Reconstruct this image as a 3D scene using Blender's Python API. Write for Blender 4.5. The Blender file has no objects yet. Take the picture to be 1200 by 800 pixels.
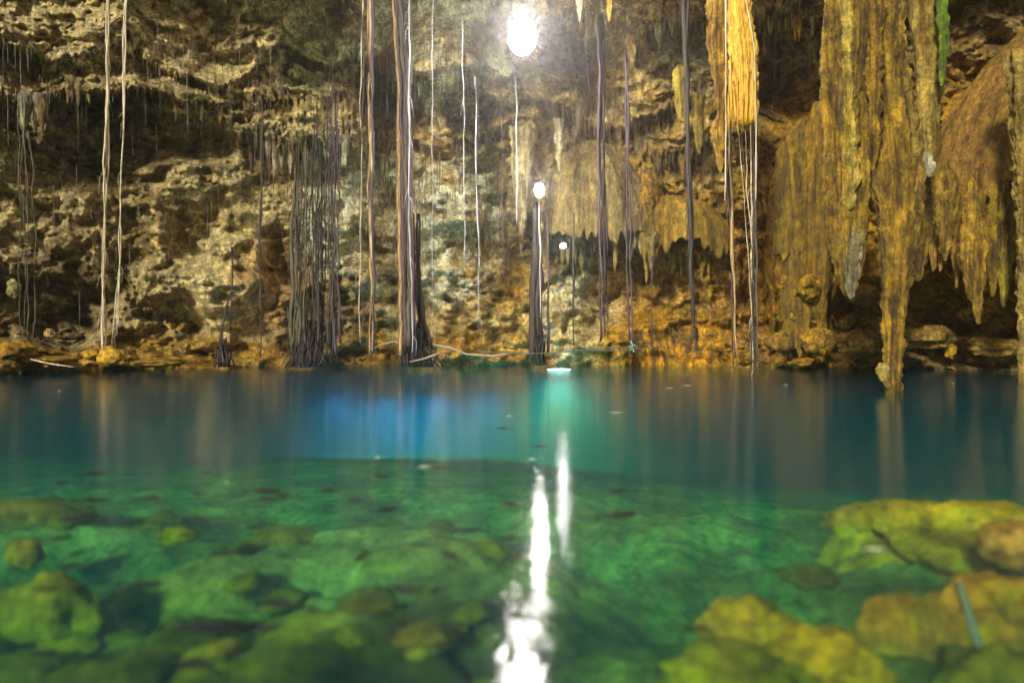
import bpy, bmesh, math, random
import numpy as np
from mathutils import Vector

# ------------------------------------------------------------------ camera, world, sun, exposure
random.seed(7)
RNG = np.random.RandomState(7)
sc = bpy.context.scene
COL = sc.collection
F, HOR, CAMH = 800.0, 385.0, 1.5          # focal length and horizon in photograph pixels, eye height over the water
PITCH = math.atan((400.0 - HOR) / F)
cam_d = bpy.data.cameras.new('camera')
cam_d.lens = 24.0; cam_d.sensor_width = 36.0; cam_d.clip_start = 0.1; cam_d.clip_end = 400
cam = bpy.data.objects.new('camera', cam_d); COL.objects.link(cam)
cam.location = (0, 0, CAMH); cam.rotation_euler = (math.radians(90) - PITCH, 0, 0)
sc.camera = cam
cam_d.dof.use_dof = True; cam_d.dof.focus_distance = 19.0; cam_d.dof.aperture_fstop = 0.34   # the rocks near the lens lie out of focus

SUN_EL, SUN_AZ = math.radians(25), math.radians(207)     # sun lamp behind the viewer's left shoulder, standing in for the cave's floodlights
world = bpy.data.worlds.new('World'); sc.world = world; world.use_nodes = True
wn = world.node_tree.nodes; wl = world.node_tree.links
bg = wn['Background']
sky = wn.new('ShaderNodeTexSky'); sky.sky_type = 'NISHITA'; sky.sun_disc = False
sky.sun_elevation = SUN_EL; sky.sun_rotation = SUN_AZ
wl.new(sky.outputs[0], bg.inputs[0]); bg.inputs[1].default_value = 0.035
sun_d = bpy.data.lights.new('sun', 'SUN'); sun_d.energy = 5.0; sun_d.angle = math.radians(7); color = (1.0, 0.80, 0.48)
sun = bpy.data.objects.new('sun', sun_d); COL.objects.link(sun)
to_sun = Vector((math.sin(SUN_AZ) * math.cos(SUN_EL), math.cos(SUN_AZ) * math.cos(SUN_EL), math.sin(SUN_EL)))
sun.rotation_euler = to_sun.to_track_quat('Z', 'Y').to_euler()
sc.view_settings.view_transform = 'Standard'; sc.view_settings.look = 'None'
sc.view_settings.exposure = 0.2; sc.view_settings.gamma = 1.0
sc.render.engine = 'CYCLES'
cy = sc.cycles
cy.use_denoising = True
cy.max_bounces = 8; cy.diffuse_bounces = 3; cy.glossy_bounces = 3; cy.transmission_bounces = 4
cy.volume_bounces = 1; cy.transparent_max_bounces = 8
cy.sample_clamp_indirect = 6.0
cy.use_adaptive_sampling = True; cy.adaptive_threshold = 0.02

# ------------------------------------------------------------------ helpers
def at(px, py, Y):
    """the place Y metres in front of the viewer that the viewer sees in direction (px, py)"""
    u, v = (px - 600.0) / F, (400.0 - py) / F
    dy = math.cos(PITCH) + math.sin(PITCH) * v
    dz = math.cos(PITCH) * v - math.sin(PITCH)
    k = Y / dy
    return Vector((u * k, Y, CAMH + dz * k))

_perm = RNG.permutation(256).astype(np.int32)
_perm = np.concatenate([_perm, _perm, _perm])
_g = RNG.normal(size=(256, 3)); _g /= np.linalg.norm(_g, axis=1)[:, None]; _g = _g.astype(np.float32)
def perlin(x, y, z):
    x = np.asarray(x, np.float32); y = np.asarray(y, np.float32); z = np.asarray(z, np.float32)
    x, y, z = np.broadcast_arrays(x, y, z)
    xi = np.floor(x).astype(np.int32); yi = np.floor(y).astype(np.int32); zi = np.floor(z).astype(np.int32)
    xf = x - xi; yf = y - yi; zf = z - zi
    xi &= 255; yi &= 255; zi &= 255
    u = xf * xf * (3 - 2 * xf); v = yf * yf * (3 - 2 * yf); w = zf * zf * (3 - 2 * zf)
    r = 0
    for i in (0, 1):
        for j in (0, 1):
            for k in (0, 1):
                h = _perm[_perm[_perm[xi + i] + yi + j] + zi + k]
                g = _g[h]
                d = g[..., 0] * (xf - i) + g[..., 1] * (yf - j) + g[..., 2] * (zf - k)
                r = r + d * (u if i else 1 - u) * (v if j else 1 - v) * (w if k else 1 - w)
    return r * 1.5
def fbm(x, y, z, n=4, gain=0.5):
    r = 0; a = 1.0; f = 1.0
    for i in range(n):
        r = r + a * perlin(x * f + 17.3 * i, y * f + 5.1 * i, z * f); a *= gain; f *= 2.03
    return r
def ridged(x, y, z, n=3):
    r = 0; a = 1.0; f = 1.0
    for i in range(n):
        r = r + a * (1 - 2.2 * np.abs(perlin(x * f + 31.7 * i, y * f, z * f + 9.2 * i))); a *= 0.5; f *= 2.1
    return r
def sig(t): return 1.0 / (1.0 + np.exp(-np.clip(t, -30, 30)))
def sstep(a, b, t):
    t = np.clip((t - a) / (b - a), 0, 1); return t * t * (3 - 2 * t)

def mesh_np(name, verts, quads, tris=None, smooth=True):
    me = bpy.data.meshes.new(name)
    verts = np.asarray(verts, np.float32)
    me.vertices.add(len(verts)); me.vertices.foreach_set('co', verts.ravel())
    q = np.asarray(quads, np.int32).reshape(-1, 4)
    t = np.zeros((0, 3), np.int32) if tris is None else np.asarray(tris, np.int32).reshape(-1, 3)
    idx = np.concatenate([q.ravel(), t.ravel()]); tot = np.concatenate([np.full(len(q), 4), np.full(len(t), 3)]).astype(np.int32)
    st = np.concatenate([[0], np.cumsum(tot)[:-1]]).astype(np.int32)
    me.loops.add(len(idx)); me.loops.foreach_set('vertex_index', idx)
    me.polygons.add(len(tot)); me.polygons.foreach_set('loop_start', st); me.polygons.foreach_set('loop_total', tot)
    me.update(calc_edges=True)
    me.polygons.foreach_set('use_smooth', np.full(len(tot), bool(smooth)))
    return me
def grid_quads(nr, nc, wrap=False):
    i = np.arange(nr - 1)[:, None]; cc = nc if wrap else nc - 1
    j = np.arange(cc)[None, :]; j2 = (j + 1) % nc
    return np.stack([i * nc + j, i * nc + j2, (i + 1) * nc + j2, (i + 1) * nc + j], -1).reshape(-1, 4)
def set_col(me, col, name='tint'):
    a = me.color_attributes.new(name, 'FLOAT_COLOR', 'POINT')
    c = np.ones((len(me.vertices), 4), np.float32); col = np.asarray(col, np.float32)
    lum = col.mean(-1, keepdims=True); c[:, :3] = np.clip(lum + (col - lum) * 1.4, .006, .85)       # iron stained rock: strong mineral colours
    a.data.foreach_set('color', c.ravel())
def link(name, me, mat=None, parent=None, loc=None):
    o = bpy.data.objects.new(name, me); COL.objects.link(o)
    if mat and me is not None and not me.materials: me.materials.append(mat)
    if parent: o.parent = parent
    if loc is not None: o.location = loc
    return o
def tag(o, label=None, cat=None, group=None, kind=None):
    if label: o['label'] = label
    if cat: o['category'] = cat
    if group: o['group'] = group
    if kind: o['kind'] = kind
    return o
def empty(name, loc):
    o = bpy.data.objects.new(name, None); COL.objects.link(o); o.location = loc; o.empty_display_size = 0.2
    return o

# ------------------------------------------------------------------ materials
def new_mat(name):
    m = bpy.data.materials.new(name); m.use_nodes = True
    return m, m.node_tree.nodes, m.node_tree.links, m.node_tree.nodes['Principled BSDF']
def noise_node(n, l, scale, detail=6, rough=0.6, vec=None, stretch=None):
    t = n.new('ShaderNodeTexNoise'); t.inputs['Scale'].default_value = scale
    t.inputs['Detail'].default_value = detail; t.inputs['Roughness'].default_value = rough
    if stretch:
        mp = n.new('ShaderNodeMapping'); mp.inputs['Scale'].default_value = stretch
        l.new(vec, mp.inputs[0]); l.new(mp.outputs[0], t.inputs['Vector'])
    elif vec is not None: l.new(vec, t.inputs['Vector'])
    return t
def ramp(n, l, src, stops):
    r = n.new('ShaderNodeValToRGB'); l.new(src, r.inputs[0])
    e = r.color_ramp.elements
    while len(e) < len(stops): e.new(0.5)
    for k, (p, c) in enumerate(stops):
        e[k].position = p; e[k].color = (c, c, c, 1) if isinstance(c, (int, float)) else (*c, 1)
    return r
def mul(n, l, a, b, fac=1.0, mode='MULTIPLY'):
    m = n.new('ShaderNodeMix'); m.data_type = 'RGBA'; m.blend_type = mode
    m.inputs[0].default_value = fac
    for s, v in ((m.inputs[6], a), (m.inputs[7], b)):
        if isinstance(v, tuple): s.default_value = (*v, 1)
        else: l.new(v, s)
    return m
def rock_material(name, tint=None, streak=0.0, fine=1.0, rough=0.62, bump=0.25, wet=0.35, mott=1.0):
    """mottled limestone; colour comes from the tint painted per place (mineral kind, painted shade) or one colour"""
    m, n, l, p = new_mat(name)
    tc = n.new('ShaderNodeNewGeometry'); pos = tc.outputs['Position']
    if tint is None:
        a = n.new('ShaderNodeAttribute'); a.attribute_name = 'tint'; base = a.outputs['Color']
    else:
        rgb = n.new('ShaderNodeRGB'); rgb.outputs[0].default_value = (*tint, 1); base = rgb.outputs[0]
    n1 = noise_node(n, l, 2.2 * fine, 9, 0.68, pos)
    r1 = ramp(n, l, n1.outputs[0], [(0.34, 0.3), (0.48, 0.8), (0.64, 1.5)])
    c1 = mul(n, l, base, r1.outputs[0], .3 + .7 * mott)
    n2 = noise_node(n, l, 9 * fine, 8, 0.7, pos)
    r2 = ramp(n, l, n2.outputs[0], [(0.38, (0.35, 0.3, 0.22)), (0.5, (1, 1, 1)), (0.64, (1.5, 1.4, 1.25))])
    c2 = mul(n, l, c1.outputs[2], r2.outputs[0], mott)
    n3 = noise_node(n, l, 1.0, 5, 0.6, pos, (9, 9, 0.6))
    r3 = ramp(n, l, n3.outputs[0], [(0.36, (0.3, 0.23, 0.14)), (0.5, (1, 1, 1)), (0.66, (1.6, 1.35, 0.85))])
    c3 = mul(n, l, c2.outputs[2], r3.outputs[0], 0.4 + streak * .8)
    l.new(c3.outputs[2], p.inputs['Base Color'])
    p.inputs['Roughness'].default_value = rough
    p.inputs['Specular IOR Level'].default_value = wet
    nb = noise_node(n, l, 14 * fine, 8, 0.72, pos)
    b1 = n.new('ShaderNodeBump'); b1.inputs['Strength'].default_value = 0.9; b1.inputs['Distance'].default_value = bump * 0.5
    l.new(nb.outputs[0], b1.inputs['Height'])
    nb2 = noise_node(n, l, 1.0, 4, 0.6, pos, (22, 22, 1.4))
    b2 = n.new('ShaderNodeBump'); b2.inputs['Strength'].default_value = 0.5 + streak * 0.5; b2.inputs['Distance'].default_value = 0.05 + streak * 0.05
    l.new(nb2.outputs[0], b2.inputs['Height']); l.new(b1.outputs[0], b2.inputs['Normal'])
    l.new(b2.outputs[0], p.inputs['Normal'])
    return m
def root_material(name, dark, light, rough=0.6):
    m, n, l, p = new_mat(name)
    g = n.new('ShaderNodeNewGeometry')
    t = noise_node(n, l, 1.0, 6, 0.65, g.outputs['Position'], (28, 28, 1.6))
    r = ramp(n, l, t.outputs[0], [(0.4, dark), (0.58, light)])
    l.new(r.outputs[0], p.inputs['Base Color']); p.inputs['Roughness'].default_value = rough
    b = n.new('ShaderNodeBump'); b.inputs['Distance'].default_value = 0.03; l.new(t.outputs[0], b.inputs['Height']); l.new(b.outputs[0], p.inputs['Normal'])
    return m
M = {}
M['wall'] = rock_material('cave limestone')
M['flow'] = rock_material('fluted flowstone', None, streak=0.3, mott=.6, fine=1.6, bump=.4, rough=.5, wet=.5)
M['bed'] = rock_material('silted bed', None, fine=0.8, bump=0.1, wet=0.1, mott=.6)
M['cream_root'] = root_material('pale root', (0.36, 0.24, 0.09), (0.78, 0.64, 0.38))
M['ochre_root'] = root_material('ochre root', (0.16, 0.085, 0.025), (0.55, 0.34, 0.11))
M['mauve_root'] = root_material('mauve root', (0.025, 0.012, 0.013), (0.11, 0.062, 0.066))
M['dark_root'] = root_material('dark root', (0.010, 0.006, 0.003), (0.06, 0.036, 0.018))
M['white_root'] = root_material('white root', (0.3, 0.27, 0.24), (0.78, 0.74, 0.7))
M['grey_root'] = root_material('olive grey root', (0.03, 0.024, 0.009), (0.14, 0.105, 0.04))
M['fringe'] = root_material('drip straws', (0.04, 0.025, 0.01), (0.3, 0.21, 0.09))
M['gold_mat'] = root_material('golden root mat', (0.42, 0.18, 0.008), (0.85, 0.48, 0.02))
def plain(name, col, rough=0.5, metal=0.0):
    m, n, l, p = new_mat(name)
    g = n.new('ShaderNodeNewGeometry'); t = noise_node(n, l, 30, 5, 0.6, g.outputs['Position'])
    r = ramp(n, l, t.outputs[0], [(0.3, tuple(c * 0.7 for c in col)), (0.7, tuple(min(1, c * 1.2) for c in col))])
    l.new(r.outputs[0], p.inputs['Base Color']); p.inputs['Roughness'].default_value = rough; p.inputs['Metallic'].default_value = metal
    return m
M['rope'] = plain('weathered rope', (0.14, 0.11, 0.06), 0.8)
M['bark'] = plain('driftwood', (0.32, 0.22, 0.11), 0.7)
M['housing'] = plain('lamp housing', (0.05, 0.05, 0.05), 0.4, 0.3)
M['fish'] = plain('fish skin', (0.006, 0.007, 0.006), 0.9)
M['leaf'] = plain('floating leaf', (0.6, 0.55, 0.35), 0.5)
M['green_leaf'] = plain('green fern leaf', (0.25, 0.6, 0.38), 0.5)
def glow(name, col, s):
    m = bpy.data.materials.new(name); m.use_nodes = True; n = m.node_tree.nodes; n.clear()
    e = n.new('ShaderNodeEmission'); e.inputs[0].default_value = (*col, 1); e.inputs[1].default_value = s
    o = n.new('ShaderNodeOutputMaterial'); m.node_tree.links.new(e.outputs[0], o.inputs[0])
    return m

# ------------------------------------------------------------------ cave wall
def lipline(px, pts):
    xs, ys = zip(*pts); return np.interp(px, xs, ys)
def band(px, a, b, s=25): return sig((px - a) / s * 3) * sig((b - px) / s * 3)
def G(px, py, cx, cy_, rx, ry, k=1.0): return np.exp(-(((px - cx) / rx) ** 2 + ((py - cy_) / ry) ** 2) ** k)
def spikes(px, seed, w=9.0):
    """a fringe of hanging teeth along a lip: 0..1, sharp downward"""
    a = np.abs((px / w + 0.8 * perlin(px / 23.0, seed, 0.5)) % 1.0 - 0.5) * 2
    h = 0.5 + 0.5 * perlin(px / 17.0, seed + 3.3, 1.5) * 1.6
    b = np.abs((px / (w * .47) + 0.4) % 1.0 - 0.5) * 2
    return np.clip((1 - a) ** 1.4 * np.clip(h, 0.1, 1.3) + 0.25 * (1 - b), 0, 1.4)

def wall_fields(px, py):
    """relief towards the middle of the cave, in metres, and how fluted the rock is"""
    rel = np.zeros_like(px); flute = np.zeros_like(px)
    wx = px + 10 * perlin(px / 60, py / 60, 3.1); wy = py + 7 * perlin(px / 50, py / 50, 8.4) + 3 * perlin(px / 14, py / 14, 2.4)
    def lip(pts, p, up, a, b, amp=10, seed=1.0, w=9, fade=22, sharp=1.6, fl=0.6):
        nonlocal rel, flute
        yl = lipline(wx, pts) + amp * spikes(px, seed, w) + 5 * perlin(px / 30, seed, 0)
        t = yl - wy
        m = band(px, a, b, fade)
        body = sig(t / sharp) * np.exp(-np.clip(t, 0, None) / up)
        rel += p * m * body
        flute = np.maximum(flute, fl * m * sig(t / 3) * np.exp(-np.clip(t, 0, None) / (up * 0.6)))
    # hanging vault rim, left
    lip([(-300, 100), (0, 98), (40, 128), (75, 104), (105, 106), (150, 100), (200, 112), (255, 128), (300, 112), (330, 120)], 1.9, 55, -600, 325, 10, 1.0, 11)
    lip([(-300, 20), (0, 52), (40, 62), (75, 72), (110, 62), (150, 40), (210, 60)], 1.3, 40, -600, 160, 6, 2.0, 13)
    lip([(150, 60), (200, 86), (250, 108), (300, 84), (330, 60)], 1.2, 45, 150, 330, 5, 2.6, 8)
    lip([(180, 200), (260, 214), (300, 240)], 0.7, 30, 170, 290, 4, 5.6, 8)
    # centre-left fringes
    lip([(295, 60), (330, 50), (380, 78), (420, 66)], 1.2, 40, 290, 425, 6, 3.0, 9)
    lip([(295, 150), (330, 168), (360, 160), (385, 172), (425, 146)], 1.6, 34, 296, 425, 17, 4.0, 8, fl=0.9)
    lip([(420, 60), (440, 78), (470, 86), (490, 80)], 1.4, 55, 420, 560, 4, 5.0, 12)
    lip([(480, 90), (520, 116), (560, 100), (600, 120)], 1.0, 70, 470, 610, 5, 5.5, 10)
    lip([(500, 160), (540, 176), (600, 150), (650, 146)], 0.8, 40, 500, 640, 7, 6.0, 8)
    lip([(610, 110), (650, 122), (700, 148), (760, 140), (800, 110)], 1.3, 45, 615, 800, 8, 6.6, 9)
    lip([(620, 20), (655, 14), (690, 8), (730, 28), (780, 26)], 1.2, 45, 615, 820, 14, 7.0, 8, fl=0.8)
    lip([(585, 240), (606, 262), (626, 250)], 1.1, 60, 590, 628, 9, 7.5, 7, fade=10, fl=0.9)
    # mushroom dome, centre right
    top = 176 + 0.02 * (px - 690) ** 2 * (px < 690) * 0.9
    dome = band(px, 638, 775, 14) * sig((wy - top) / 5.0)
    yl = lipline(wx, [(640, 282), (665, 286), (700, 290), (735, 268), (760, 286), (780, 292)]) + 15 * spikes(px, 9.0, 7)
    dome *= sig((yl - wy) / 1.5)
    rel += 2.1 * dome * (0.6 + 0.4 * np.sin(np.clip((wy - 170) / 120, 0, 1) * math.pi * 0.75)); flute = np.maximum(flute, dome)
    lip([(740, 286), (775, 282), (800, 300), (840, 296), (870, 300)], 1.5, 60, 740, 858, 13, 9.5, 8, fl=0.9)
    lip([(740, 172), (790, 176), (840, 160)], 1.0, 42, 735, 858, 16, 9.9, 10, fl=0.7)
    lip([(840, 150), (870, 190), (905, 180)], 0.9, 60, 835, 905, 9, 8.8, 9)
    lip([(880, 20), (920, 30), (960, 22)], 1.4, 50, 860, 1010, 9, 8.1, 8, fl=0.8)
    # flowstone apron left of the great stalactites
    top = 172 + 0.035 * (px - 935) ** 2
    ap = band(px, 902, 978, 10) * sig((wy - top) / 6)
    rel += 2.3 * ap * sig((400 + 8 * perlin(px / 12, 0, 4) - wy) / 18) ; flute = np.maximum(flute, ap * sig((330 - wy) / 12))
    rel += 0.7 * G(wx, wy, 912, 320, 18, 18, 2) + 0.8 * G(wx, wy, 948, 338, 16, 24, 2) + 0.9 * G(wx, wy, 960, 396, 22, 22, 2) + 0.7 * G(wx, wy, 922, 380, 17, 24, 2) + 0.6 * G(wx, wy, 940, 424, 34, 10, 2)
    # great dome, far right
    top = lipline(px, [(1040, 330), (1062, 262), (1085, 196), (1110, 152), (1150, 100), (1200, 56), (1300, 0), (1500, -60)])
    yl = lipline(wx, [(1060, 272), (1085, 262), (1105, 282), (1120, 268), (1132, 300), (1165, 308), (1185, 330), (1200, 322), (1230, 345), (1300, 330), (1500, 300)]) + 22 * spikes(px, 11.0, 9)
    gd = sig((wy - top) / 7) * sig((yl - wy) / 1.5) * band(px, 1056, 1560, 16)
    rel += gd * (2.6 + 2.4 * sstep(0, 190, wy - top)); flute = np.maximum(flute, gd)
    # black hollows: under the rims and in the right-hand undercut
    for cx, cy_, rx, ry, d in ((140, 168, 120, 34, 1.3), (55, 330, 60, 40, .9), (80, 382, 45, 22, 1.6), (130, 345, 40, 26, .8), (235, 268, 40, 42, .8),
                               (455, 130, 34, 55, 1.6), (452, 270, 26, 40, .7), (335, 305, 26, 38, 1.3), (720, 325, 46, 30, .6), (806, 390, 38, 26, 1.0),
                               (700, 60, 30, 20, 1.3), (925, 95, 48, 66, 2.2), (1160, 70, 70, 50, 1.6), (1090, 360, 46, 40, 2.6), (1150, 395, 70, 36, 1.8),
                               (985, 390, 26, 55, 1.8), (885, 340, 22, 60, 1.2), (830, 250, 24, 26, 1.0), (585, 170, 40, 22, .8), (560, 300, 40, 34, .6), (622, 292, 26, 20, .8)):
        rel -= d * G(wx, wy, cx, cy_, rx, ry, 1.6)
    # bosses
    for cx, cy_, rx, ry, d in ((500, 60, 46, 60, 1.2), (560, 60, 50, 60, .8), (205, 330, 50, 30, .6), (262, 330, 40, 60, .7), (610, 388, 46, 26, .8), (655, 365, 30, 50, .9),
                               (690, 395, 30, 30, .7), (520, 240, 45, 40, .7), (395, 250, 34, 40, .8), (845, 335, 30, 40, .9), (1010, 340, 60, 20, 0.7), (1020, 392, 50, 22, 1.0),
                               (1110, 372, 44, 12, .9), (1170, 408, 46, 12, 1.2), (1075, 410, 26, 14, .9), (1118, 330, 14, 14, .8), (1086, 322, 16, 20, .8), (865, 402, 28, 18, .8)):
        rel += d * G(wx, wy, cx, cy_, rx, ry, 1.8)
    # shelf and banks at the water's edge
    def ledge(pts, p, a, b, s=3.0, fade=20):
        nonlocal rel
        rel += p * band(px, a, b, fade) * sig((wy - lipline(wx, pts)) / s)
    ledge([(-300, 396), (0, 398), (60, 404), (130, 412), (250, 418), (300, 420)], 1.6, -700, 285, 4)
    ledge([(-300, 412), (0, 414), (60, 421), (130, 424), (250, 427)], 1.2, -700, 150, 3)
    ledge([(400, 412), (480, 410), (540, 402), (620, 408), (700, 398), (740, 400)], 1.1, 480, 740, 2.5)
    ledge([(700, 384), (760, 378), (800, 372), (845, 386)], 1.3, 715, 842, 3.5, 14)
    flute = np.maximum(flute, 0.9 * band(px, 735, 842, 10) * sig((wy - 392) / 6))
    ledge([(840, 420), (900, 418), (985, 422)], 0.9, 860, 1000, 3)
    ledge([(1000, 388), (1060, 384), (1120, 392), (1200, 396), (1300, 390)], 1.0, 1000, 1700, 3)
    ledge([(280, 416), (470, 418)], 0.5, 280, 480, 3)
    return rel, flute

def wall_point(px, py, rel):
    u, v = (px - 600.0) / F, (400.0 - py) / F
    dy = math.cos(PITCH) + math.sin(PITCH) * v; dz = math.cos(PITCH) * v - math.sin(PITCH)
    h = np.sqrt(u * u + dy * dy); sa, ca, te = u / h, dy / h, dz / h
    A, B, Y0 = 30.0, 22.0, 8.0              # plan of the chamber: an ellipse round (0, 8)
    a = (sa / A) ** 2 + (ca / B) ** 2; b = -2 * ca * Y0 / B ** 2; c = (Y0 / B) ** 2 - 1
    r = (-b + np.sqrt(b * b - 4 * a * c)) / (2 * a)
    rc = 14.6 / np.maximum(te, 0.05)        # the vault closes in overhead
    k = 6.0; r = -np.log(np.exp(-r / k * 3) + np.exp(-rc / k * 3)) * k / 3
    r = r - rel
    return np.stack([sa * r, ca * r, CAMH + te * r], -1)

def build_wall():
    pxs = np.concatenate([np.linspace(-2000, -60, 130)[:-1], np.arange(-60, 1260, 1.3), np.linspace(1260, 3200, 130)])
    pys = np.concatenate([np.linspace(-190, -12, 60)[:-1], np.arange(-12, 440, 1.25), np.linspace(441, 560, 16)])
    PX, PY = np.meshgrid(pxs, pys); PX = PX.astype(np.float32); PY = PY.astype(np.float32)
    rel, fl = wall_fields(PX, PY)
    P = wall_point(PX, PY, rel); X, Y, Z = P[..., 0], P[..., 1], P[..., 2]
    ux = X * 0.9 + Y * 0.3
    w1 = perlin(X / 2.5, Y / 2.5, Z / 2.5)
    big = fbm(X / 5.5, Y / 5.5, Z / 4.5, 3)
    rid = ridged(X / 2.3 + w1 * .5, Y / 2.3, Z / 1.9, 4)
    med = fbm(X / 0.9, Y / 0.9, Z / 0.7, 4, 0.6)
    strata = perlin(X / 3.0 + w1, Y / 3.0, Z / 0.42 + 1.5 * w1) + 0.5 * perlin(X / 1.2, Y / 1.2, Z / 0.2)
    pits = np.clip(ridged(X / 0.55, Y / 0.55, Z / 0.45, 2) - 0.2, -1, 1.2)
    drip = fbm(X / 0.34, Y / 0.34, Z / 3.5, 3, 0.6)
    drip2 = np.abs(perlin(X / 0.8, Y / 0.8, Z / 5))
    rock = 0.75 * big + 0.36 * rid + 0.36 * med + 0.2 * pits + 0.05 * fbm(X / .16, Y / .16, Z / .16, 2)
    low = sig((HOR * 1.1 - 0 - PY) / -1.0) * 0
    ms = band(PX, -900, 330, 60) * sig((PY - 210) / 25) + 0.5 * band(PX, 330, 1200, 60) * sig((PY - 330) / 25)
    rock += 0.24 * strata * (0.35 + ms)
    # sharp broken steps between rock bands
    step = fbm(X / 1.6, Y / 1.6, Z / 1.1, 3); rock += 0.4 * np.tanh(6 * step)
    ter = np.tanh(3.5 * np.sin(Z * 2.1 + 2.6 * perlin(X / 7, Y / 7, Z / 9) + .8 * w1)); rock += .2 * ter * (PY > 20)
    rock += .5 * np.tanh(3 * perlin(X / 3.6 + 7, Y / 3.6, Z / 3.0))
    soft = np.clip(1.5 * (G(PX, PY, 480, 240, 120, 66, 1.5) + G(PX, PY, 265, 300, 60, 120, 1.5) + G(PX, PY, 655, 360, 60, 60, 1.5) + G(PX, PY, 520, 40, 110, 70, 1.5)), 0, 1); rock = rock - soft * (.24 * rid + .18 * med + .15 * pits)
    fs = 0.25 * big + 0.24 * drip + 0.42 * (0.3 - drip2) + 0.05 * med
    rel2 = rel + rock * (1 - 0.75 * fl) + fs * fl
    rel2 = rel2 - np.clip(PY - 441, 0, 200) * .16      # under water the rock is cut back into an added cavern, darkening the far water
    P = wall_point(PX, PY, rel2)
    # mineral colours, by place, with shade painted into the hollows
    wx = PX + 22 * perlin(X / 2.2, Y / 2.2, Z / 2.2) + 9 * perlin(X / .6, Y / .6, Z / .6); wy = PY + 22 * perlin(X / 2.2 + 9, Y / 2.2, Z / 2.2) + 9 * perlin(X / .6 + 4, Y / .6, Z / .6)
    brown = np.array((.26, .16, .05)); pale = np.array((.58, .49, .27)); cool = np.array((.54, .54, .38)); ochre = np.array((.44, .25, .055))
    dark = np.array((.052, .038, .022)); olive = np.array((.155, .125, .055)); rust = np.array((.30, .14, .05)); gold = np.array((.34, .215, .06)); moss = np.array((.14, .19, .08))  # dark is the painted shade of the hollows
    C = np.empty(PX.shape + (3,), np.float32); C[:] = brown
    def lay(col, m):
        m = np.clip(m, 0, 1)[..., None]; C[:] = C * (1 - m) + col * m
    nz = fbm(X / 1.3 + 40, Y / 1.3, Z / 1.3, 4, .6); nz2 = fbm(X / 3.1 + 80, Y / 3.1, Z / 3.1, 3); nz3 = fbm(X / .45, Y / .45 + 30, Z / .45, 3, .65)
    lay(olive, 0.8 * sig((330 - PX) / 60)); lay(gold, 0.55 * sig((PX - 700) / 60))
    lay(pale * .8, 0.75 * sig((nz2 - .05) * 9) * sig((150 - PY) / 30) * sig((960 - PX) / 30))
    lay(rust, 0.5 * sig((nz - .28) * 10))
    def patch(col, cx, cy_, rx, ry, k=1.0, th=.42):
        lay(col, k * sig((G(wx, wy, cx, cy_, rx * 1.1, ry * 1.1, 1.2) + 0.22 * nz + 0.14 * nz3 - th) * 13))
    patch(pale * .95, 80, 40, 160, 40, .8, .3); patch(pale, 225, 60, 110, 56, .85, .3); patch(pale, 250, 18, 60, 26, .6)
    patch(pale * .9, 30, 245, 80, 55, .55, .5)
    patch(pale, 262, 240, 62, 70, .85, .42); patch(pale * 1.15, 262, 350, 46, 62, .98, .3); patch(pale * .85, 195, 318, 60, 28, .6, .5); patch(pale * .8, 170, 400, 110, 16, .5)
    patch(pale, 352, 160, 66, 26, .85); patch(pale * .9, 345, 60, 60, 40, .6); patch(cool * 1.15, 395, 250, 42, 70, .95, .3); patch(cool * 1.15, 470, 225, 90, 38, .98, .3); patch(pale * 1.2, 460, 320, 34, 66, .98, .3)
    patch(cool * 1.15, 530, 270, 60, 72, .98, .28); patch(cool * 1.1, 520, 50, 100, 66, .9, .3); patch(pale * .8, 640, 60, 60, 60, .5)
    patch(pale * 1.25, 592, 383, 36, 24, .98, .3); patch(cool * 1.2, 658, 360, 30, 60, .98, .28); patch(pale * 1.1, 704, 385, 44, 40, .9, .36); patch(pale * .85, 690, 130, 60, 34, .65); patch(pale, 606, 220, 16, 50, .9)
    patch(pale * .95, 660, 225, 34, 62, .8, .36); patch(gold, 725, 220, 60, 62, .7); patch(cool * .6, 800, 60, 34, 24, .7)
    patch(ochre, 785, 408, 70, 34, .98, .3); patch(ochre * .8, 800, 330, 80, 60, .45); patch(ochre * .75, 600, 330, 60, 60, .45); patch(gold, 790, 262, 60, 40, .8)
    patch(ochre * .8, 560, 410, 90, 14, .6); patch(ochre, 430, 402, 40, 20, .6); patch(ochre * .7, 150, 420, 240, 16, .7, .3)
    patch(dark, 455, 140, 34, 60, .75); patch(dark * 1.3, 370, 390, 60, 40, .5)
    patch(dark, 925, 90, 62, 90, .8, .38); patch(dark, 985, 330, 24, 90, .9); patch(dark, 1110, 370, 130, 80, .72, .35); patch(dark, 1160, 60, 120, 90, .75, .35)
    patch(gold, 940, 290, 50, 140, .85, .3); patch(gold * 1.1, 1140, 235, 140, 110, .9, .28); patch(gold * .9, 1030, 300, 60, 40, .6)
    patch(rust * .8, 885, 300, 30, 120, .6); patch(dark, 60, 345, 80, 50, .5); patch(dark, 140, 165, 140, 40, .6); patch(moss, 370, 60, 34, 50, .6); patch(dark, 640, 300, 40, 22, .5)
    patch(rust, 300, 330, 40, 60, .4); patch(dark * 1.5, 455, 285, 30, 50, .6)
    # vertical mineral streaks on fluted rock
    st = fbm(X / .3, Y / .3, Z / 5, 3, .6); C *= (1 + fl * np.clip(st, -.8, .8) * .7)[..., None]
    C *= (1 + .35 * nz3)[..., None]
    ob = np.clip(G(wx, wy, 785, 410, 62, 24, 2), 0, 1) * sig((perlin(X / .22, Y / .22, Z / 3) - .12) * 16) * .8; C *= (1 - ob)[..., None]
    # dark wet tide line close over the water
    me = mesh_np('cave_wall', P.reshape(-1, 3), grid_quads(*PX.shape))
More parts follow.
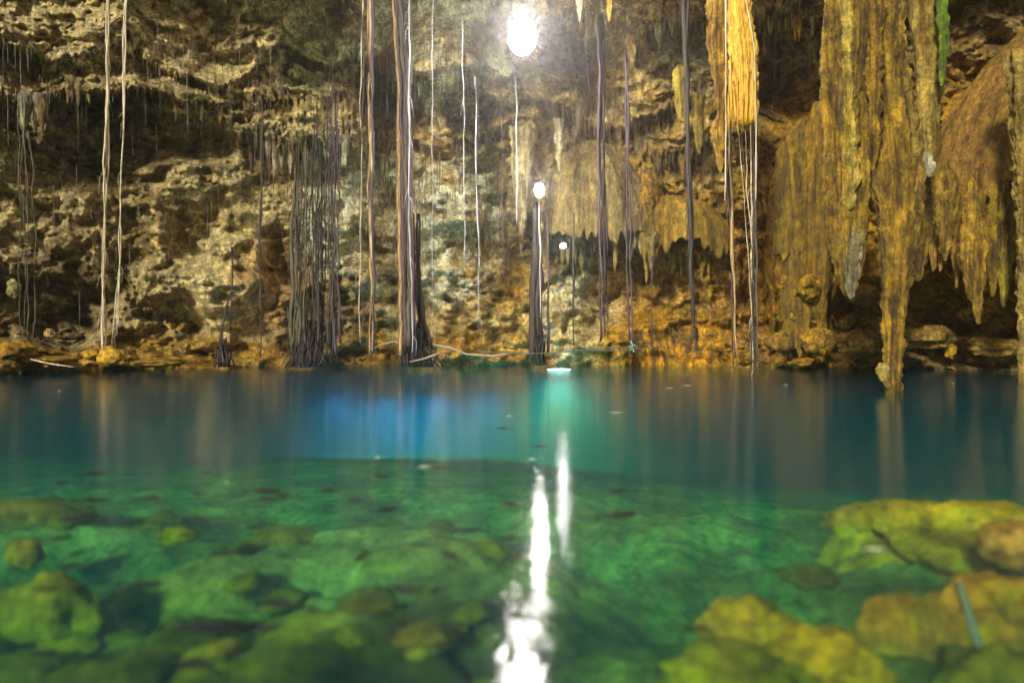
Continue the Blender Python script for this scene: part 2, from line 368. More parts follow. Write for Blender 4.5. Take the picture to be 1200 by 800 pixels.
    set_col(me, np.clip(C, .01, .8).reshape(-1, 3))
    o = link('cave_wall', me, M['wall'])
    tag(o, 'rugged brown limestone cave wall with pale patches behind the pool', 'cave wall', kind='structure')
    return o
wall = build_wall()
def surf(px, py, off=0.0):
    """a place on the wall behind (px, py), off metres in front of it"""
    a = np.array([[float(px)]], np.float32); b = np.array([[float(py)]], np.float32)
    r, _ = wall_fields(a, b)
    return Vector(wall_point(a, b, r + off)[0, 0].tolist())

# ------------------------------------------------------------------ lofted rock: stalactites
def loft(name, prof, D, thick=0.8, flutes=0.12, lump=0.10, nseg=96, step=2.0, seed=0.0, mat=None, tint=(.36, .24, .07), tint2=None, parent=None, vary=0.5, back=0.0):
    """prof: (py, x_left, x_right) rows as the photograph shows the outline at depth D; round in plan"""
    ys, xl, xr = (np.array(v, float) for v in zip(*prof))
    rows = np.arange(ys[0], ys[-1] + .01, step); n = len(rows)
    L = np.interp(rows, ys, xl); R = np.interp(rows, ys, xr)
    mpp = D / F
    cx = ((L + R) / 2 - 600) * mpp; hw = (R - L) / 2 * mpp
    cz = CAMH + np.array([(at(600, y, D)[2] - CAMH) for y in rows])
    th = np.linspace(0, 2 * math.pi, nseg, endpoint=False)
    T, RW = np.meshgrid(th, np.arange(n)); HW = hw[RW]; CZ = cz[RW]
    fl = fbm(np.cos(T) * 2.6 + seed, np.sin(T) * 2.6, CZ * 0.25 + seed, 3, .65)
    fl2 = perlin(np.cos(T) * 8 + seed, np.sin(T) * 8, CZ * 0.5)
    lp = fbm(np.cos(T) * HW / .32 + seed * 3, np.sin(T) * HW / .32, CZ / .28, 4, .6)
    rr = 1 + flutes * (fl * 1.5 + .9 * fl2 + .5 * (.3 - np.abs(perlin(np.cos(T) * 5 + seed, np.sin(T) * 5, CZ * .2)))) + lump * lp / np.maximum(HW, .12)
    rr = np.clip(rr, .45, 1.6)
    X = cx[RW] + np.cos(T) * HW * rr; Yp = D + back + np.sin(T) * np.maximum(HW * thick, .05) * rr
    V = np.stack([X, Yp, CZ + .04 * lp], -1)
    base = V.reshape(-1, 3).copy()
    tip = np.array([[cx[-1], D + back, cz[-1] - max(hw[-1], .03) * 1.2]])
    base = np.concatenate([base, tip]); q = grid_quads(n, nseg, True)
    j = np.arange(nseg); t = np.stack([(n - 1) * nseg + j, (n - 1) * nseg + (j + 1) % nseg, np.full(nseg, n * nseg)], -1)
    t0 = np.array(tint); t1 = np.array(tint2 if tint2 else tint)
    k = np.clip(.5 + vary * (fbm(X / .3 + seed, Yp / .3, CZ / 1.2, 5, .6) * 2.2) + .5 * fl, 0, 1)[..., None]
    Cc = (t0 * (1 - k) + t1 * k).reshape(-1, 3); Cc = np.concatenate([Cc, Cc[-1:]])
    org = Vector((float(cx[0]), D + back, float(cz[0]))) if parent is None else None
    if parent is None: base = base - np.array(org)
    me = mesh_np(name, base, q, t); set_col(me, np.clip(Cc, .01, .85))
    o = link(name, me, mat or M['flow'], parent)
    if org is not None: o.location = org
    return o

OC, OC2, YEL, GRY = (.11, .065, .014), (.48, .32, .10), (.66, .52, .2), (.42, .40, .27)
def thing(name, loc, label, cat, group=None):
    o = empty(name, loc); return tag(o, label, cat, group)
def reparent_local(ch, root):
    ch.parent = root; ch.location = ch.location - root.location
# the great stalactite that reaches the water
GS = 16.4
root = thing('great_stalactite', at(1015, -60, GS), 'huge ochre stalactite whose long central spike touches the water', 'stalactite')
def lobe(nm, prof, D, **k):
    o = loft(nm, prof, D, **k); reparent_local(o, root); return o
lobe('central_spike', [(-60, 996, 1062), (0, 1000, 1054), (60, 1004, 1052), (100, 1006, 1060), (135, 1009, 1067), (180, 1015, 1072), (215, 1020, 1077), (250, 1026, 1076), (300, 1030, 1071), (330, 1033, 1066), (360, 1034, 1062), (400, 1037, 1059), (425, 1037, 1058), (436, 1033, 1057), (446, 1036, 1057), (459, 1039, 1056), (466, 1041, 1055)],
     GS, tint=OC, tint2=OC2, seed=1.0, thick=.7, flutes=.16, lump=.08)
lobe('left_lobe', [(-60, 970, 1012), (0, 966, 1014), (40, 963, 1012), (90, 963, 1010), (150, 967, 1010), (200, 972, 1012), (235, 971, 1013), (262, 970, 1014), (285, 972, 1011), (305, 976, 1008), (325, 982, 1006), (344, 988, 1000)],
     GS - .3, tint=OC, tint2=OC2, seed=2.0, thick=.7, flutes=.18, lump=.07)
lobe('grey_tip', [(262, 980, 1010), (285, 979, 1012), (305, 983, 1007), (328, 989, 1004), (349, 994, 1000)], GS - .42, tint=(.2, .17, .09), tint2=(.42, .38, .24), seed=4.4, thick=.5, lump=.07)
lobe('yellow_fold', [(-40, 981, 994), (60, 982, 996), (110, 985, 998), (150, 988, 1002), (200, 988, 1004), (240, 988, 1002)], GS - .62, tint=(.34, .24, .07), tint2=YEL, seed=3.0, thick=.6)
lobe('middle_fold', [(-60, 1008, 1030), (60, 1010, 1032), (130, 1012, 1030), (168, 1014, 1028), (186, 1016, 1024), (198, 1018, 1023)], GS - .45, tint=OC, tint2=OC2, seed=5.0)
lobe('right_fold', [(-60, 1038, 1056), (60, 1040, 1055), (100, 1046, 1062), (140, 1054, 1070), (200, 1058, 1078), (250, 1058, 1076), (300, 1058, 1071)], GS - .15, tint=OC, tint2=(.38, .27, .1), seed=6.0)
lobe('side_knob', [(426, 1031, 1040), (432, 1029, 1042), (438, 1030, 1042), (446, 1033, 1042), (452, 1037, 1044)], GS - .1, tint=(.36, .26, .09), tint2=(.6, .48, .2), seed=7.0, step=2, lump=.08)
root = thing('mossy_stalactite', at(1080, -60, 17.2), 'speckled tan stalactite with a green moss strip, right of the great one', 'stalactite')
lobe('spike', [(-60, 1060, 1106), (0, 1062, 1104), (60, 1069, 1102), (100, 1074, 1100), (140, 1074, 1098), (170, 1078, 1097), (190, 1080, 1096), (204, 1084, 1093)], 17.8, tint=(.2, .13, .04), tint2=(.5, .38, .14), seed=8.0, flutes=.13, lump=.07)
lobe('moss_strip', [(-60, 1096, 1108), (0, 1095, 1107), (60, 1096, 1106), (85, 1097, 1103), (100, 1099, 1101)], 17.0, tint=(.10, .14, .02), tint2=(.2, .28, .04), seed=9.0)
lobe('pale_tip', [(180, 1077, 1087), (190, 1077, 1090), (200, 1080, 1091), (207, 1085, 1089)], 17.0, tint=(.4, .36, .22), tint2=(.7, .68, .5), seed=9.5, step=2)
def flow_dome(name, label, cat, prof, D, thick, nseg=220, step=2.0, seed=0.0, tint=OC, tint2=OC2, flute=.05, fringe=.9, lump=.0, back=0.0):
    """rounded flowstone with vertical ribs and a ragged hanging hem"""
    ys, xl, xr = (np.array(v, float) for v in zip(*prof)); rows = np.arange(ys[0], ys[-1] + .01, step); n = len(rows)
    L = np.interp(rows, ys, xl); Rr = np.interp(rows, ys, xr); mpp = D / F
    th = np.linspace(0, 2 * math.pi, nseg, endpoint=False); T, RW = np.meshgrid(th, np.arange(n)); HW = ((Rr - L) / 2 * mpp)[RW]; CX = (((L + Rr) / 2 - 600) * mpp)[RW]
    CZ = np.array([at(600, y, D)[2] for y in rows])[RW]; zt, zb = CZ.max(), CZ.min(); f = (zt - CZ) / (zt - zb)
    H0 = ((Rr - L) / 2 * mpp).max(); A = T + .05 * perlin(CZ * .5, T * 3, seed)
    cs, sn = np.cos(A) * H0, np.sin(A) * H0 * thick
    rib = (.35 - np.abs(perlin(cs / .42 + seed, sn / .42, CZ / 9))) * 1.1 + .6 * (.3 - np.abs(perlin(cs / .17, sn / .17 + seed, CZ / 5))) + .9 * perlin(cs / 1.3, sn / 1.3, CZ / 5 + seed)
    d = flute * 4 * rib * np.clip(f * 3, .15, 1) + .10 * fbm(cs / .5, sn / .5, CZ / .6, 4, .6) + lump * (.4 - np.abs(perlin(cs / .9 + 4, sn / .9, CZ / .7))) * 2 * f
    Rd = np.maximum(HW + d, .03); hem = np.clip(perlin(cs / .55, sn / .55, seed) + .8 * perlin(cs / .2, sn / .2, seed + 4), -.9, 1.2)
    Z = CZ - fringe * np.clip(hem + .2, 0, 2) * np.clip((f - .8) * 5, 0, 1) ** 1.5
    V = np.stack([CX + np.cos(T) * Rd, D + back + np.sin(T) * Rd * thick, Z], -1).reshape(-1, 3)
    # the hem turns in and up, so that it has a thickness
    lastr = V[-nseg:].copy(); c0 = lastr.mean(0); inn = lastr * .8 + c0 * .2; inn[:, 2] = lastr[:, 2].max() + .25; V = np.concatenate([V, inn])
    k = np.clip(.5 + .5 * rib + .5 * fbm(cs / .3, sn / .3, CZ / 2.5, 4, .6), 0, 1); k = np.concatenate([k, k[-1:]])[..., None]
    org = np.array([CX[0, 0], D + back, zt]); me = mesh_np(name, V - org, grid_quads(n + 1, nseg, True)); set_col(me, np.clip(np.array(tint) * (1 - k) + np.array(tint2) * k, .01, .8).reshape(-1, 3))
    o = link(name, me, M['flow'], loc=Vector(org)); return tag(o, label, cat)
flow_dome('flowstone_dome', 'huge ribbed brown flowstone dome bulging at the right edge', 'flowstone', [(36, 1196, 1250), (46, 1184, 1275), (62, 1168, 1310), (100, 1138, 1360), (150, 1104, 1395), (196, 1084, 1415), (240, 1072, 1425), (285, 1072, 1430)], 23.5, .55, 420, 2.0, 3.0, (.12, .07, .025), (.40, .25, .09), .06, 1.5)
R_ = tag(empty('flowstone_apron', at(940, 150, 25.0)), 'fluted ochre flowstone column left of the great stalactite, lumpy below', 'flowstone')
for k, (pr, dd, t2) in enumerate((([(165, 914, 922), (180, 908, 930), (220, 904, 936), (262, 905, 938), (300, 909, 936)], 25.6, (.38, .26, .07)),
                                  ([(140, 934, 944), (160, 922, 958), (220, 920, 964), (290, 926, 966), (335, 930, 966)], 25.9, (.34, .23, .06)),
                                  ([(120, 952, 962), (150, 942, 970), (220, 940, 972), (300, 944, 970), (350, 948, 966), (385, 950, 962)], 25.6, (.36, .23, .06)),
                                  ([(290, 918, 936), (330, 914, 946), (370, 918, 952), (405, 920, 950)], 25.5, (.38, .24, .05)))):
    o = flow_dome('flow_drape', None, None, pr, dd, .7, 120, 2.0, 8.0 + k * 2.3, (.11, .07, .018), t2, .04, 1.0, .14); reparent_local(o, R_)
flow_dome('flowstone_dome', 'mushroom shaped pale tan flowstone with a fringe beside the lower lamp', 'flowstone', [(166, 686, 702), (172, 672, 716), (186, 658, 732), (210, 646, 750), (240, 640, 762), (276, 638, 770)], 27.6, .55, 240, 1.6, 5.0, (.13, .09, .035), (.36, .28, .14), .035, .9)
flow_dome('flowstone_drape', 'shorter ochre flowstone drape right of the mushroom shaped one', 'flowstone', [(230, 775, 800), (240, 760, 830), (260, 750, 848), (284, 746, 856)], 27.2, .5, 200, 1.6, 6.6, (.15, .095, .025), (.4, .27, .09), .035, 1.0)
# curtain stalactites round the far right dome
def stal(prof, D, label, name='stalactite', **k):
    o = loft(name, prof, D, **k); return tag(o, label, 'stalactite')
stal([(150, 1080, 1084), (175, 1072, 1092), (220, 1066, 1090), (280, 1064, 1086), (305, 1067, 1081), (328, 1073, 1078)], 19.5, 'blunt brown stalactite just behind the long central spike', tint=OC, tint2=(.34, .23, .07), seed=11)
stal([(190, 1100, 1108), (215, 1092, 1120), (230, 1092, 1120), (270, 1098, 1116), (290, 1101, 1112), (304, 1105, 1109)], 22.0, 'short brown stalactite at the left rim of the far right dome', tint=OC, tint2=(.36, .25, .08), seed=12)
stal([(200, 1138, 1146), (275, 1126, 1156), (300, 1125, 1154), (330, 1130, 1152), (355, 1138, 1151), (379, 1144, 1149)], 21.4, 'thick pointed stalactite hanging lowest from the far right dome', tint=OC, tint2=OC2, seed=13, lump=.09, flutes=.18)
stal([(215, 1158, 1164), (280, 1153, 1170), (320, 1157, 1168), (347, 1161, 1164)], 21.2, 'slim stalactite right of the thick pointed one on the dome', tint=OC, tint2=(.4, .28, .08), seed=14)
stal([(215, 1174, 1182), (290, 1166, 1186), (330, 1170, 1182), (359, 1174, 1178)], 21.0, 'fluted stalactite with a yellowish edge near the right end', tint=OC, tint2=(.44, .36, .1), seed=15)
stal([(60, 1182, 1240), (150, 1186, 1232), (220, 1190, 1226), (300, 1192, 1216), (360, 1193, 1208), (400, 1194, 1205), (432, 1195, 1204), (448, 1196, 1203)], 19.4, 'narrow pale column reaching the water at the right edge', name='stalactite', tint=(.2, .13, .04), tint2=(.5, .38, .16), seed=16)
# hanging stalactites, upper right centre
stal([(-60, 822, 852), (0, 827, 851), (50, 827, 850), (80, 831, 849), (100, 835, 848), (118, 838, 846), (135, 837, 847), (150, 833, 849), (165, 834, 848), (178, 837, 847), (190, 839, 846), (200, 841, 845)], 21, 'slim knotted ochre stalactite left of the golden root mat', tint=(.2, .11, .03), tint2=(.6, .4, .13), seed=17, lump=.08)
stal([(80, 788, 804), (110, 789, 805), (130, 792, 804), (143, 797, 802)], 25.2, 'rounded yellowish stalactite behind the thick dark root', tint=(.28, .2, .06), tint2=(.5, .4, .14), seed=18, thick=.9)
stal([(110, 808, 824), (140, 810, 824), (165, 814, 822), (180, 817, 820)], 25.4, 'short brown spike just right of the thick dark root', tint=(.2, .14, .05), tint2=(.36, .27, .1), seed=19)
stal([(-30, 709, 719), (0, 710, 717), (14, 711, 716), (24, 712, 715)], 22.5, 'bright orange little stalactite at the top centre right', tint=(.5, .27, .08), tint2=(.75, .5, .22), seed=20, step=2)
stal([(-30, 673, 684), (0, 675, 683), (14, 677, 681), (24, 678, 680)], 22.5, 'pale little stalactite left of the bright orange one', tint=(.4, .3, .2), tint2=(.6, .5, .36), seed=21, step=2)
stal([(40, 733, 742), (60, 734, 743), (72, 736, 742), (80, 738, 740)], 24.5, 'egg shaped tan stalactite above the thin purple root', tint=(.3, .2, .09), tint2=(.5, .38, .2), seed=22, step=2)
stal([(140, 649, 660), (165, 650, 659), (185, 652, 657), (200, 654, 656)], 25.0, 'slender grey stalactite above the mushroom shaped dome', tint=(.25, .2, .12), tint2=(.4, .36, .24), seed=23, step=3)
stal([(150, 598, 626), (200, 601, 624), (240, 604, 620), (262, 607, 616), (274, 610, 613)], 25.5, 'pale draped stalactite left of the lower lamp', tint=(.16, .12, .06), tint2=(.38, .32, .19), seed=24)
# small stalactites of the rims: pieces of the wall
def small_mesh(i):
    n, m = 7, 7; V = []; r0 = 1.0
    for a in range(n):
        t = a / (n - 1); rad = (1 - t) ** .75 * (1 + .25 * math.sin(a * 2.1 + i)) + .03
        for b in range(m):
            th = 2 * math.pi * b / m
            V.append((math.cos(th) * rad * (1 + .22 * math.sin(3 * th + i + a * .3)) + .12 * math.sin(i + t * 3), math.sin(th) * rad, -t))
    me = mesh_np('small_stalactite', V, grid_quads(n, m, True)); c = np.array([(.34, .26, .12), (.42, .37, .24), (.40, .27, .08), (.25, .17, .07), (.5, .46, .33)][i % 5])
    k = np.repeat(np.linspace(.8, 1.25, n), m)[:, None]; set_col(me, np.clip(c * k, 0, .8)); me.materials.append(M['flow']); return me
SM = [small_mesh(i) for i in range(10)]
rims = [((20, 60), (112, 118), 8, (1, 3, 6), (.5, 1.1)), ((74, 106), (92, 96), 8, (0, 2, 5), (.35, .9)), ((150, 250), (96, 122), 12, (3, 8), (.4, .9)),
        ((225, 300), (112, 130), 12, (0, 3), (.4, 1.0)), ((312, 350), (150, 164), 12, (1, 4, 6, 9), (.5, 1.3)), ((372, 412), (146, 166), 12, (1, 4, 9), (.5, 1.3)), ((430, 470), (70, 80), 7, (1, 3), (.4, .9)),
        ((425, 455), (180, 190), 6, (4, 9), (.3, .7)), ((640, 775), (272, 282), 30, (0, 1, 5), (.4, 1.2)), ((745, 855), (276, 290), 22, (0, 2, 7), (.4, 1.2)), ((745, 850), (160, 172), 18, (0, 3, 5), (.4, 1.3)),
        ((610, 800), (6, 20), 22, (1, 5, 6), (.4, 1.1)), ((640, 770), (110, 138), 20, (1, 3, 5), (.4, 1.0)), ((860, 1000), (8, 20), 20, (2, 7, 3), (.4, 1.0)), ((700, 760), (40, 96), 12, (0, 1, 5), (.4, 1.2)),
        ((560, 640), (250, 280), 10, (1, 5), (.3, .9)), ((905, 975), (290, 330), 12, (2, 7), (.3, .8)), ((500, 600), (150, 168), 10, (1, 3), (.3, .8)), ((480, 560), (70, 96), 8, (4, 9), (.3, .6))]
for (xa, xb), (ya, yb), cnt, kinds, (ha, hb) in rims:
    for k in range(cnt):
        px = random.uniform(xa, xb); py = random.uniform(ya, yb)
        p = surf(px, py, .12); h = random.uniform(ha, hb)
        o = bpy.data.objects.new('stalactite', SM[random.choice(kinds)]); COL.objects.link(o); o.parent = wall
        h *= 1.35; w = h * random.uniform(.1, .19); o.location = p + Vector((0, 0, .12)); o.scale = (w, w, h); o.rotation_euler = (random.uniform(-.06, .06), random.uniform(-.06, .06), random.uniform(0, 6.28))

# ------------------------------------------------------------------ roots
class Tubes:
    def __init__(s): s.V = []; s.Q = []; s.T = []; s.n = 0
    def tube(s, pts, rad, m=6):
        pts = [Vector(p) for p in pts]; n = len(pts)
        rads = rad if hasattr(rad, '__len__') else [rad] * n
        for i, p in enumerate(pts):
            d = (pts[min(i + 1, n - 1)] - pts[max(i - 1, 0)]).normalized()
            a = d.cross(Vector((0.3, 1, 0.1))).normalized(); b = d.cross(a)
            for j in range(m):
                t = 2 * math.pi * j / m; s.V.append(tuple(p + (a * math.cos(t) + b * math.sin(t)) * rads[i]))
        s.Q.append(grid_quads(n, m, True) + s.n)
        for e in (0, n - 1):
            for j in range(1, m - 1): s.T.append((s.n + e * m, s.n + e * m + j, s.n + e * m + j + 1))
        s.n += n * m
    def mesh(s, name, org=None):
        V = np.array(s.V); 
        if org is not None: V = V - np.array(org)
        return mesh_np(name, V, np.concatenate(s.Q), np.array(s.T))
def strand_path(pts, D, seed, wob=.05, step=.28):
    """pts (px, py) from top to bottom at depth D -> wobbling 3-d path"""
    P = [at(x, y, D) for x, y in pts]; out = []
    for i in range(len(P) - 1):
        L = (P[i + 1] - P[i]).length; k = max(2, int(L / step))
        for j in range(k): out.append(P[i].lerp(P[i + 1], j / k))
    out.append(P[-1])
    zz = np.array([p.z for p in out])
    wxx = wob * (1.5 * perlin(zz / 1.9, seed, .3) + .6 * perlin(zz / .6, seed, 2.3)); wyy = wob * perlin(zz / 1.3, seed + 7, .6)
    return [p + Vector((float(a), float(b), 0)) for p, a, b in zip(out, wxx, wyy)]
def add_strand(name, pts, D, w, mat, seed, parent, wob=.05, hairs=0, taper=(1.0, .6), org=None, m=6):
    hairs = hairs * 2
    path = strand_path(pts, D, seed, wob); n = len(path); r = w / 2
    rn = perlin(np.arange(n) * .35, seed, 1.0)
    rad = [r * (.8 + .5 * abs(math.sin(i * .11 + seed))) * (taper[0] + (taper[1] - taper[0]) * i / (n - 1)) * (1 + .6 * float(rn[i])) for i in range(n)]
    T = Tubes(); T.tube(path, rad, m)
    for k in range(hairs):
        i = random.randrange(n // 5, n); p = path[i]; s_ = random.choice((-1, 1)); L = random.uniform(.25, .9)
        q = [p, p + Vector((s_ * random.uniform(.04, .14), -.03, -L * .3)), p + Vector((s_ * random.uniform(.05, .2), -.03, -L))]
        T.tube(q, [.012, .009, .004], 4)
    o = link(name, T.mesh(name, org), mat, parent)
    if parent is None and org is not None: o.location = org
    return o
def hanging_root(label, pts, D, w, mat, n=1, spread=0.0, hairs=4, group='roots hanging from the cave roof', frayed=0, wob=.06, mats=None, mat_low=None, split=None, taper=(1.0, .6)):
    """one root, or a bundle of n strands; widths in metres"""
    top = at(*pts[0], D)
    seed = (hash(label) % 1000) * 0 + sum(map(ord, label)) * .37
    if n == 1 and not frayed:
        o = add_strand('hanging_root', pts, D, w, M[mat], seed, None, wob, hairs, taper, org=top)
        return tag(o, label, 'root', group)
    R = tag(empty('hanging_root', top), label, 'root', group)
    for k in range(n):
        off = spread * D / F * ((k + .5) / n - .5) if n > 1 else 0
        dx = spread * ((k + .5) / n - .5) if n > 1 else 0
        dx2 = random.uniform(-.7, .7) * spread
        pp = [(x + dx + (dx2 * i / max(1, len(pts) - 1)), y + (random.uniform(-14, 6) if (i == len(pts) - 1 and n > 1) else 0)) for i, (x, y) in enumerate(pts)]
        mm = (mats or [mat])[k % len(mats or [mat])]
        add_strand('strand', pp, D + random.uniform(-.15, .15), w * random.uniform(.7, 1.2), M[mm], seed + k * 3.1, R, wob, hairs, taper, org=top)
    for k in range(frayed):
        x, y = pts[-1]; xx = x + random.uniform(-6, 6)
        add_strand('frayed_tip', [(x + random.uniform(-2, 2), y - random.uniform(20, 70)), (xx, y + random.uniform(-8, 10))], D + random.uniform(-.1, .1), .03, M[mat if not mats else mats[k % len(mats)]], seed + 50 + k, R, .05, 0, (1, .4), org=top)
    return R
GL = 'roots hanging from the cave roof'
TOP = -60
hanging_root('bright cream root cord, left of the pair above the round boulder', [(129, TOP), (127, 0), (126, 120), (123, 260), (121, 340), (121, 408)], 23.5, .065, 'cream_root', n=3, spread=5, hairs=3, frayed=5)
hanging_root('thinner bright cream root cord, right of the pair above the boulder', [(148, TOP), (147, 0), (144, 120), (141, 230), (141, 300), (138, 388)], 23.5, .055, 'cream_root', n=2, spread=3, hairs=3, frayed=3)
hanging_root('faint olive root strands at the far left of the wall', [(27, 110), (30, 250), (33, 395)], 24.2, .045, 'grey_root', n=4, spread=12, hairs=2, wob=.12)
hanging_root('dark thin root crossing the pale rock beside the black stump', [(272, 290), (271, 340), (270, 402)], 25.5, .07, 'dark_root', hairs=3)
hanging_root('slanting dark rootlet rising from the black root stump', [(272, 342), (265, 360), (258, 395), (259, 415)], 25.2, .09, 'dark_root', hairs=6, taper=(.5, 1.6))
hanging_root('straight dark root between the stump and the root curtain', [(307, 120), (306, 250), (305, 418)], 25.0, .085, 'dark_root', hairs=4)
# dense curtain of dark roots
for i, (x, w, mt, y0, D) in enumerate(((346, .22, 'grey_root', 190, 25.4), (352, .10, 'grey_root', 160, 25.0), (358, .09, 'grey_root', 170, 24.9), (364, .08, 'dark_root', 180, 25.1), (369, .08, 'dark_root', 120, 24.8),
                                      (375, .10, 'dark_root', 190, 25.0), (381, .10, 'dark_root', 190, 24.7), (387, .08, 'dark_root', 60, 24.9), (391, .14, 'mauve_root', 100, 24.6))):
    what = ['widest olive root at the left end', 'second root from the left, olive', 'third root from the left, olive', 'fourth root from the left, dark', 'fifth root from the left, dark and starting higher', 'sixth root from the left, dark', 'seventh root from the left, dark', 'eighth root from the left, dark and the highest reaching', 'purplish root at the right end'][i]
    hanging_root(what + ' of the dense root curtain', [(x + 2, y0), (x, 280), (x - 1, 416)], D, w * .6, mt, n=3, spread=8, hairs=12, taper=(.5, 1.3), wob=.11, group='roots of the dense dark curtain', mats=[mt, 'dark_root'])
hanging_root('thin whitish root left of the orange one', [(424, TOP), (426, 0), (425, 120), (425, 260), (426, 400)], 23.8, .045, 'cream_root', n=2, spread=3, hairs=2, mats=['cream_root', 'mauve_root'])
hanging_root('orange root cord near the middle of the left half', [(433, TOP), (434, 0), (434, 110), (434, 260), (436, 330), (434, 424)], 23.9, .10, 'ochre_root', n=3, spread=5, hairs=5, mats=['ochre_root', 'cream_root', 'mauve_root'])
hanging_root('thick ochre root bundle, largest in the left half, dark at its foot', [(464, TOP), (466, 0), (472, 110), (474, 260), (474, 350), (475, 418)], 23.6, .15, 'ochre_root', n=6, spread=13, hairs=8, mats=['ochre_root', 'mauve_root', 'ochre_root', 'grey_root', 'mauve_root', 'dark_root'], taper=(.9, 1.2))
hanging_root('pale lilac root clinging to the right of the thick bundle', [(481, TOP), (481, 0), (481, 120), (482, 250), (484, 350), (484, 410)], 23.4, .055, 'white_root', n=2, spread=3, hairs=4, mats=['white_root', 'mauve_root'])
hanging_root('dark slanting root spreading right from the thick bundle foot', [(488, 250), (490, 330), (496, 380), (504, 418)], 24.2, .14, 'dark_root', n=3, spread=8, hairs=8, taper=(.6, 1.5))
hanging_root('fine white root above the pale rock, nearest to the lilac one', [(507, TOP), (507, 0), (507, 170), (508, 340)], 24.5, .032, 'white_root', hairs=1)
hanging_root('fine white root between the upper lamp and lilac bundle', [(542, 20), (543, 160), (544, 318)], 25.0, .032, 'white_root', hairs=1)
hanging_root('fine white root hanging low, mauve towards its end', [(558, 90), (559, 230), (561, 300), (561, 402)], 24.6, .032, 'white_root', n=2, spread=1.5, hairs=1, mats=['white_root', 'mauve_root'])
hanging_root('faint short root under the upper lamp, ending in a pale tuft', [(588, 110), (588, 220), (590, 330)], 25.0, .035, 'mauve_root', hairs=1)
hanging_root('thin bright root directly under the upper lamp', [(604, 90), (605, 170), (606, 260)], 24.3, .032, 'white_root', hairs=0)
hanging_root('dark trunk like root below the lower lamp', [(629, 236), (631, 320), (630, 417)], 24.6, .16, 'dark_root', n=3, spread=7, hairs=5, taper=(.8, 1.4), mats=['dark_root', 'mauve_root', 'dark_root'])
hanging_root('bright thread like root running down from the lower lamp', [(632, 236), (632, 300), (633, 372)], 24.3, .035, 'white_root', hairs=0)
hanging_root('slim mauve root just right of the trunk like one', [(641, 246), (642, 330), (643, 415)], 24.8, .08, 'mauve_root', hairs=3, taper=(.7, 1.2))
hanging_root('slim dark root right of the pale greenish rock face', [(672, 250), (672, 330), (672, 405)], 25.0, .08, 'dark_root', hairs=2)
hanging_root('left root of the long purple pair right of centre', [(702, 30), (703, 170), (705, 300), (706, 404)], 24.2, .10, 'mauve_root', n=2, spread=4, hairs=5, mats=['mauve_root', 'dark_root'])
hanging_root('right root of the long purple pair right of centre', [(707, 60), (708, 200), (711, 300), (712, 402)], 24.3, .10, 'dark_root', n=2, spread=4, hairs=4, mats=['dark_root', 'mauve_root'])
hanging_root('purple root ending beside the little green leaves', [(733, 60), (735, 200), (736, 300), (739, 405)], 24.1, .09, 'mauve_root', n=2, spread=3, hairs=4)
hanging_root('faint thin root over the ochre base of the wall', [(765, 300), (765, 350), (765, 398)], 24.9, .045, 'mauve_root', hairs=1)
hanging_root('thickest dark root of the right half with a pale crooked tip', [(799, TOP), (803, 0), (804, 100), (808, 220), (812, 340), (813, 380), (817, 412)], 22.6, .11, 'dark_root', n=3, spread=6, hairs=8, mats=['dark_root', 'mauve_root', 'dark_root'], frayed=3, taper=(1, .7))
hanging_root('slim purple root behind the knotted ochre stalactite', [(851, 60), (854, 200), (857, 300), (860, 427)], 22.8, .09, 'mauve_root', n=3, spread=4, hairs=4, mats=['mauve_root', 'dark_root', 'ochre_root'])
hanging_root('pale and brown root ending in a frayed tip near the water', [(883, 130), (884, 220), (883, 300), (882, 432)], 21.8, .075, 'cream_root', n=4, spread=6, hairs=5, mats=['cream_root', 'mauve_root', 'grey_root', 'dark_root'], frayed=4)
hanging_root('slanting fine roots falling from the golden mat to the pale one', [(868, 135), (874, 200), (880, 290), (882, 380)], 21.6, .03, 'cream_root', n=3, spread=8, hairs=1, mats=['cream_root', 'grey_root'])
hanging_root('short faint hanging thread in the dark right of the purple root', [(866, 320), (866, 360)], 24, .03, 'mauve_root', hairs=0)
hanging_root('thin pale root in the upper middle beside the hanging stones', [(686, 0), (688, 60), (690, 110)], 24.0, .03, 'mauve_root', hairs=0)
# fine rootlets and drip straws hanging all over the roof and the rims: nobody could count them
def filaments():
    V = []; Q = []; n = 0
    zones = ((0, 420, 10, 150, 700), (290, 425, 90, 190, 500), (420, 480, 60, 200, 350), (480, 640, 40, 260, 800), (640, 860, 5, 170, 1800), (860, 1010, 0, 60, 260), (440, 640, 200, 330, 260), (640, 860, 150, 280, 500), (0, 260, 180, 330, 160), (330, 400, 200, 400, 240), (735, 840, 380, 396, 60))
    for xa, xb, ya, yb, cnt in zones:
        px = np.array([random.uniform(xa, xb) for _ in range(cnt)]); py = np.array([random.uniform(ya, yb) for _ in range(cnt)])
        r, _f = wall_fields(px, py); P = wall_point(px, py, r + .45 + RNG.uniform(-.2, .5, cnt))
        for p in P:
            L = random.uniform(.15, .7) * (3.5 if random.random() < .15 else random.uniform(.3, 1.2)); w = random.uniform(.008, .02)
            for q_ in range(4):
                t = q_ / 3; ww = w * (1 - .6 * t); ox = random.uniform(-.01, .01)
                V += [(p[0] - ww + ox, p[1], p[2] - L * t), (p[0] + ww + ox, p[1] + ww, p[2] - L * t), (p[0] + ox, p[1] - ww * 1.5, p[2] - L * t)]
            for q_ in range(3):
                a_ = n + q_ * 3
                Q += [(a_, a_ + 1, a_ + 4, a_ + 3), (a_ + 1, a_ + 2, a_ + 5, a_ + 4), (a_ + 2, a_, a_ + 3, a_ + 5)]
            n += 12
    me = mesh_np('rootlet_fringe', V, Q); o = link('rootlet_fringe', me, M['fringe'], wall); o['kind'] = 'stuff'
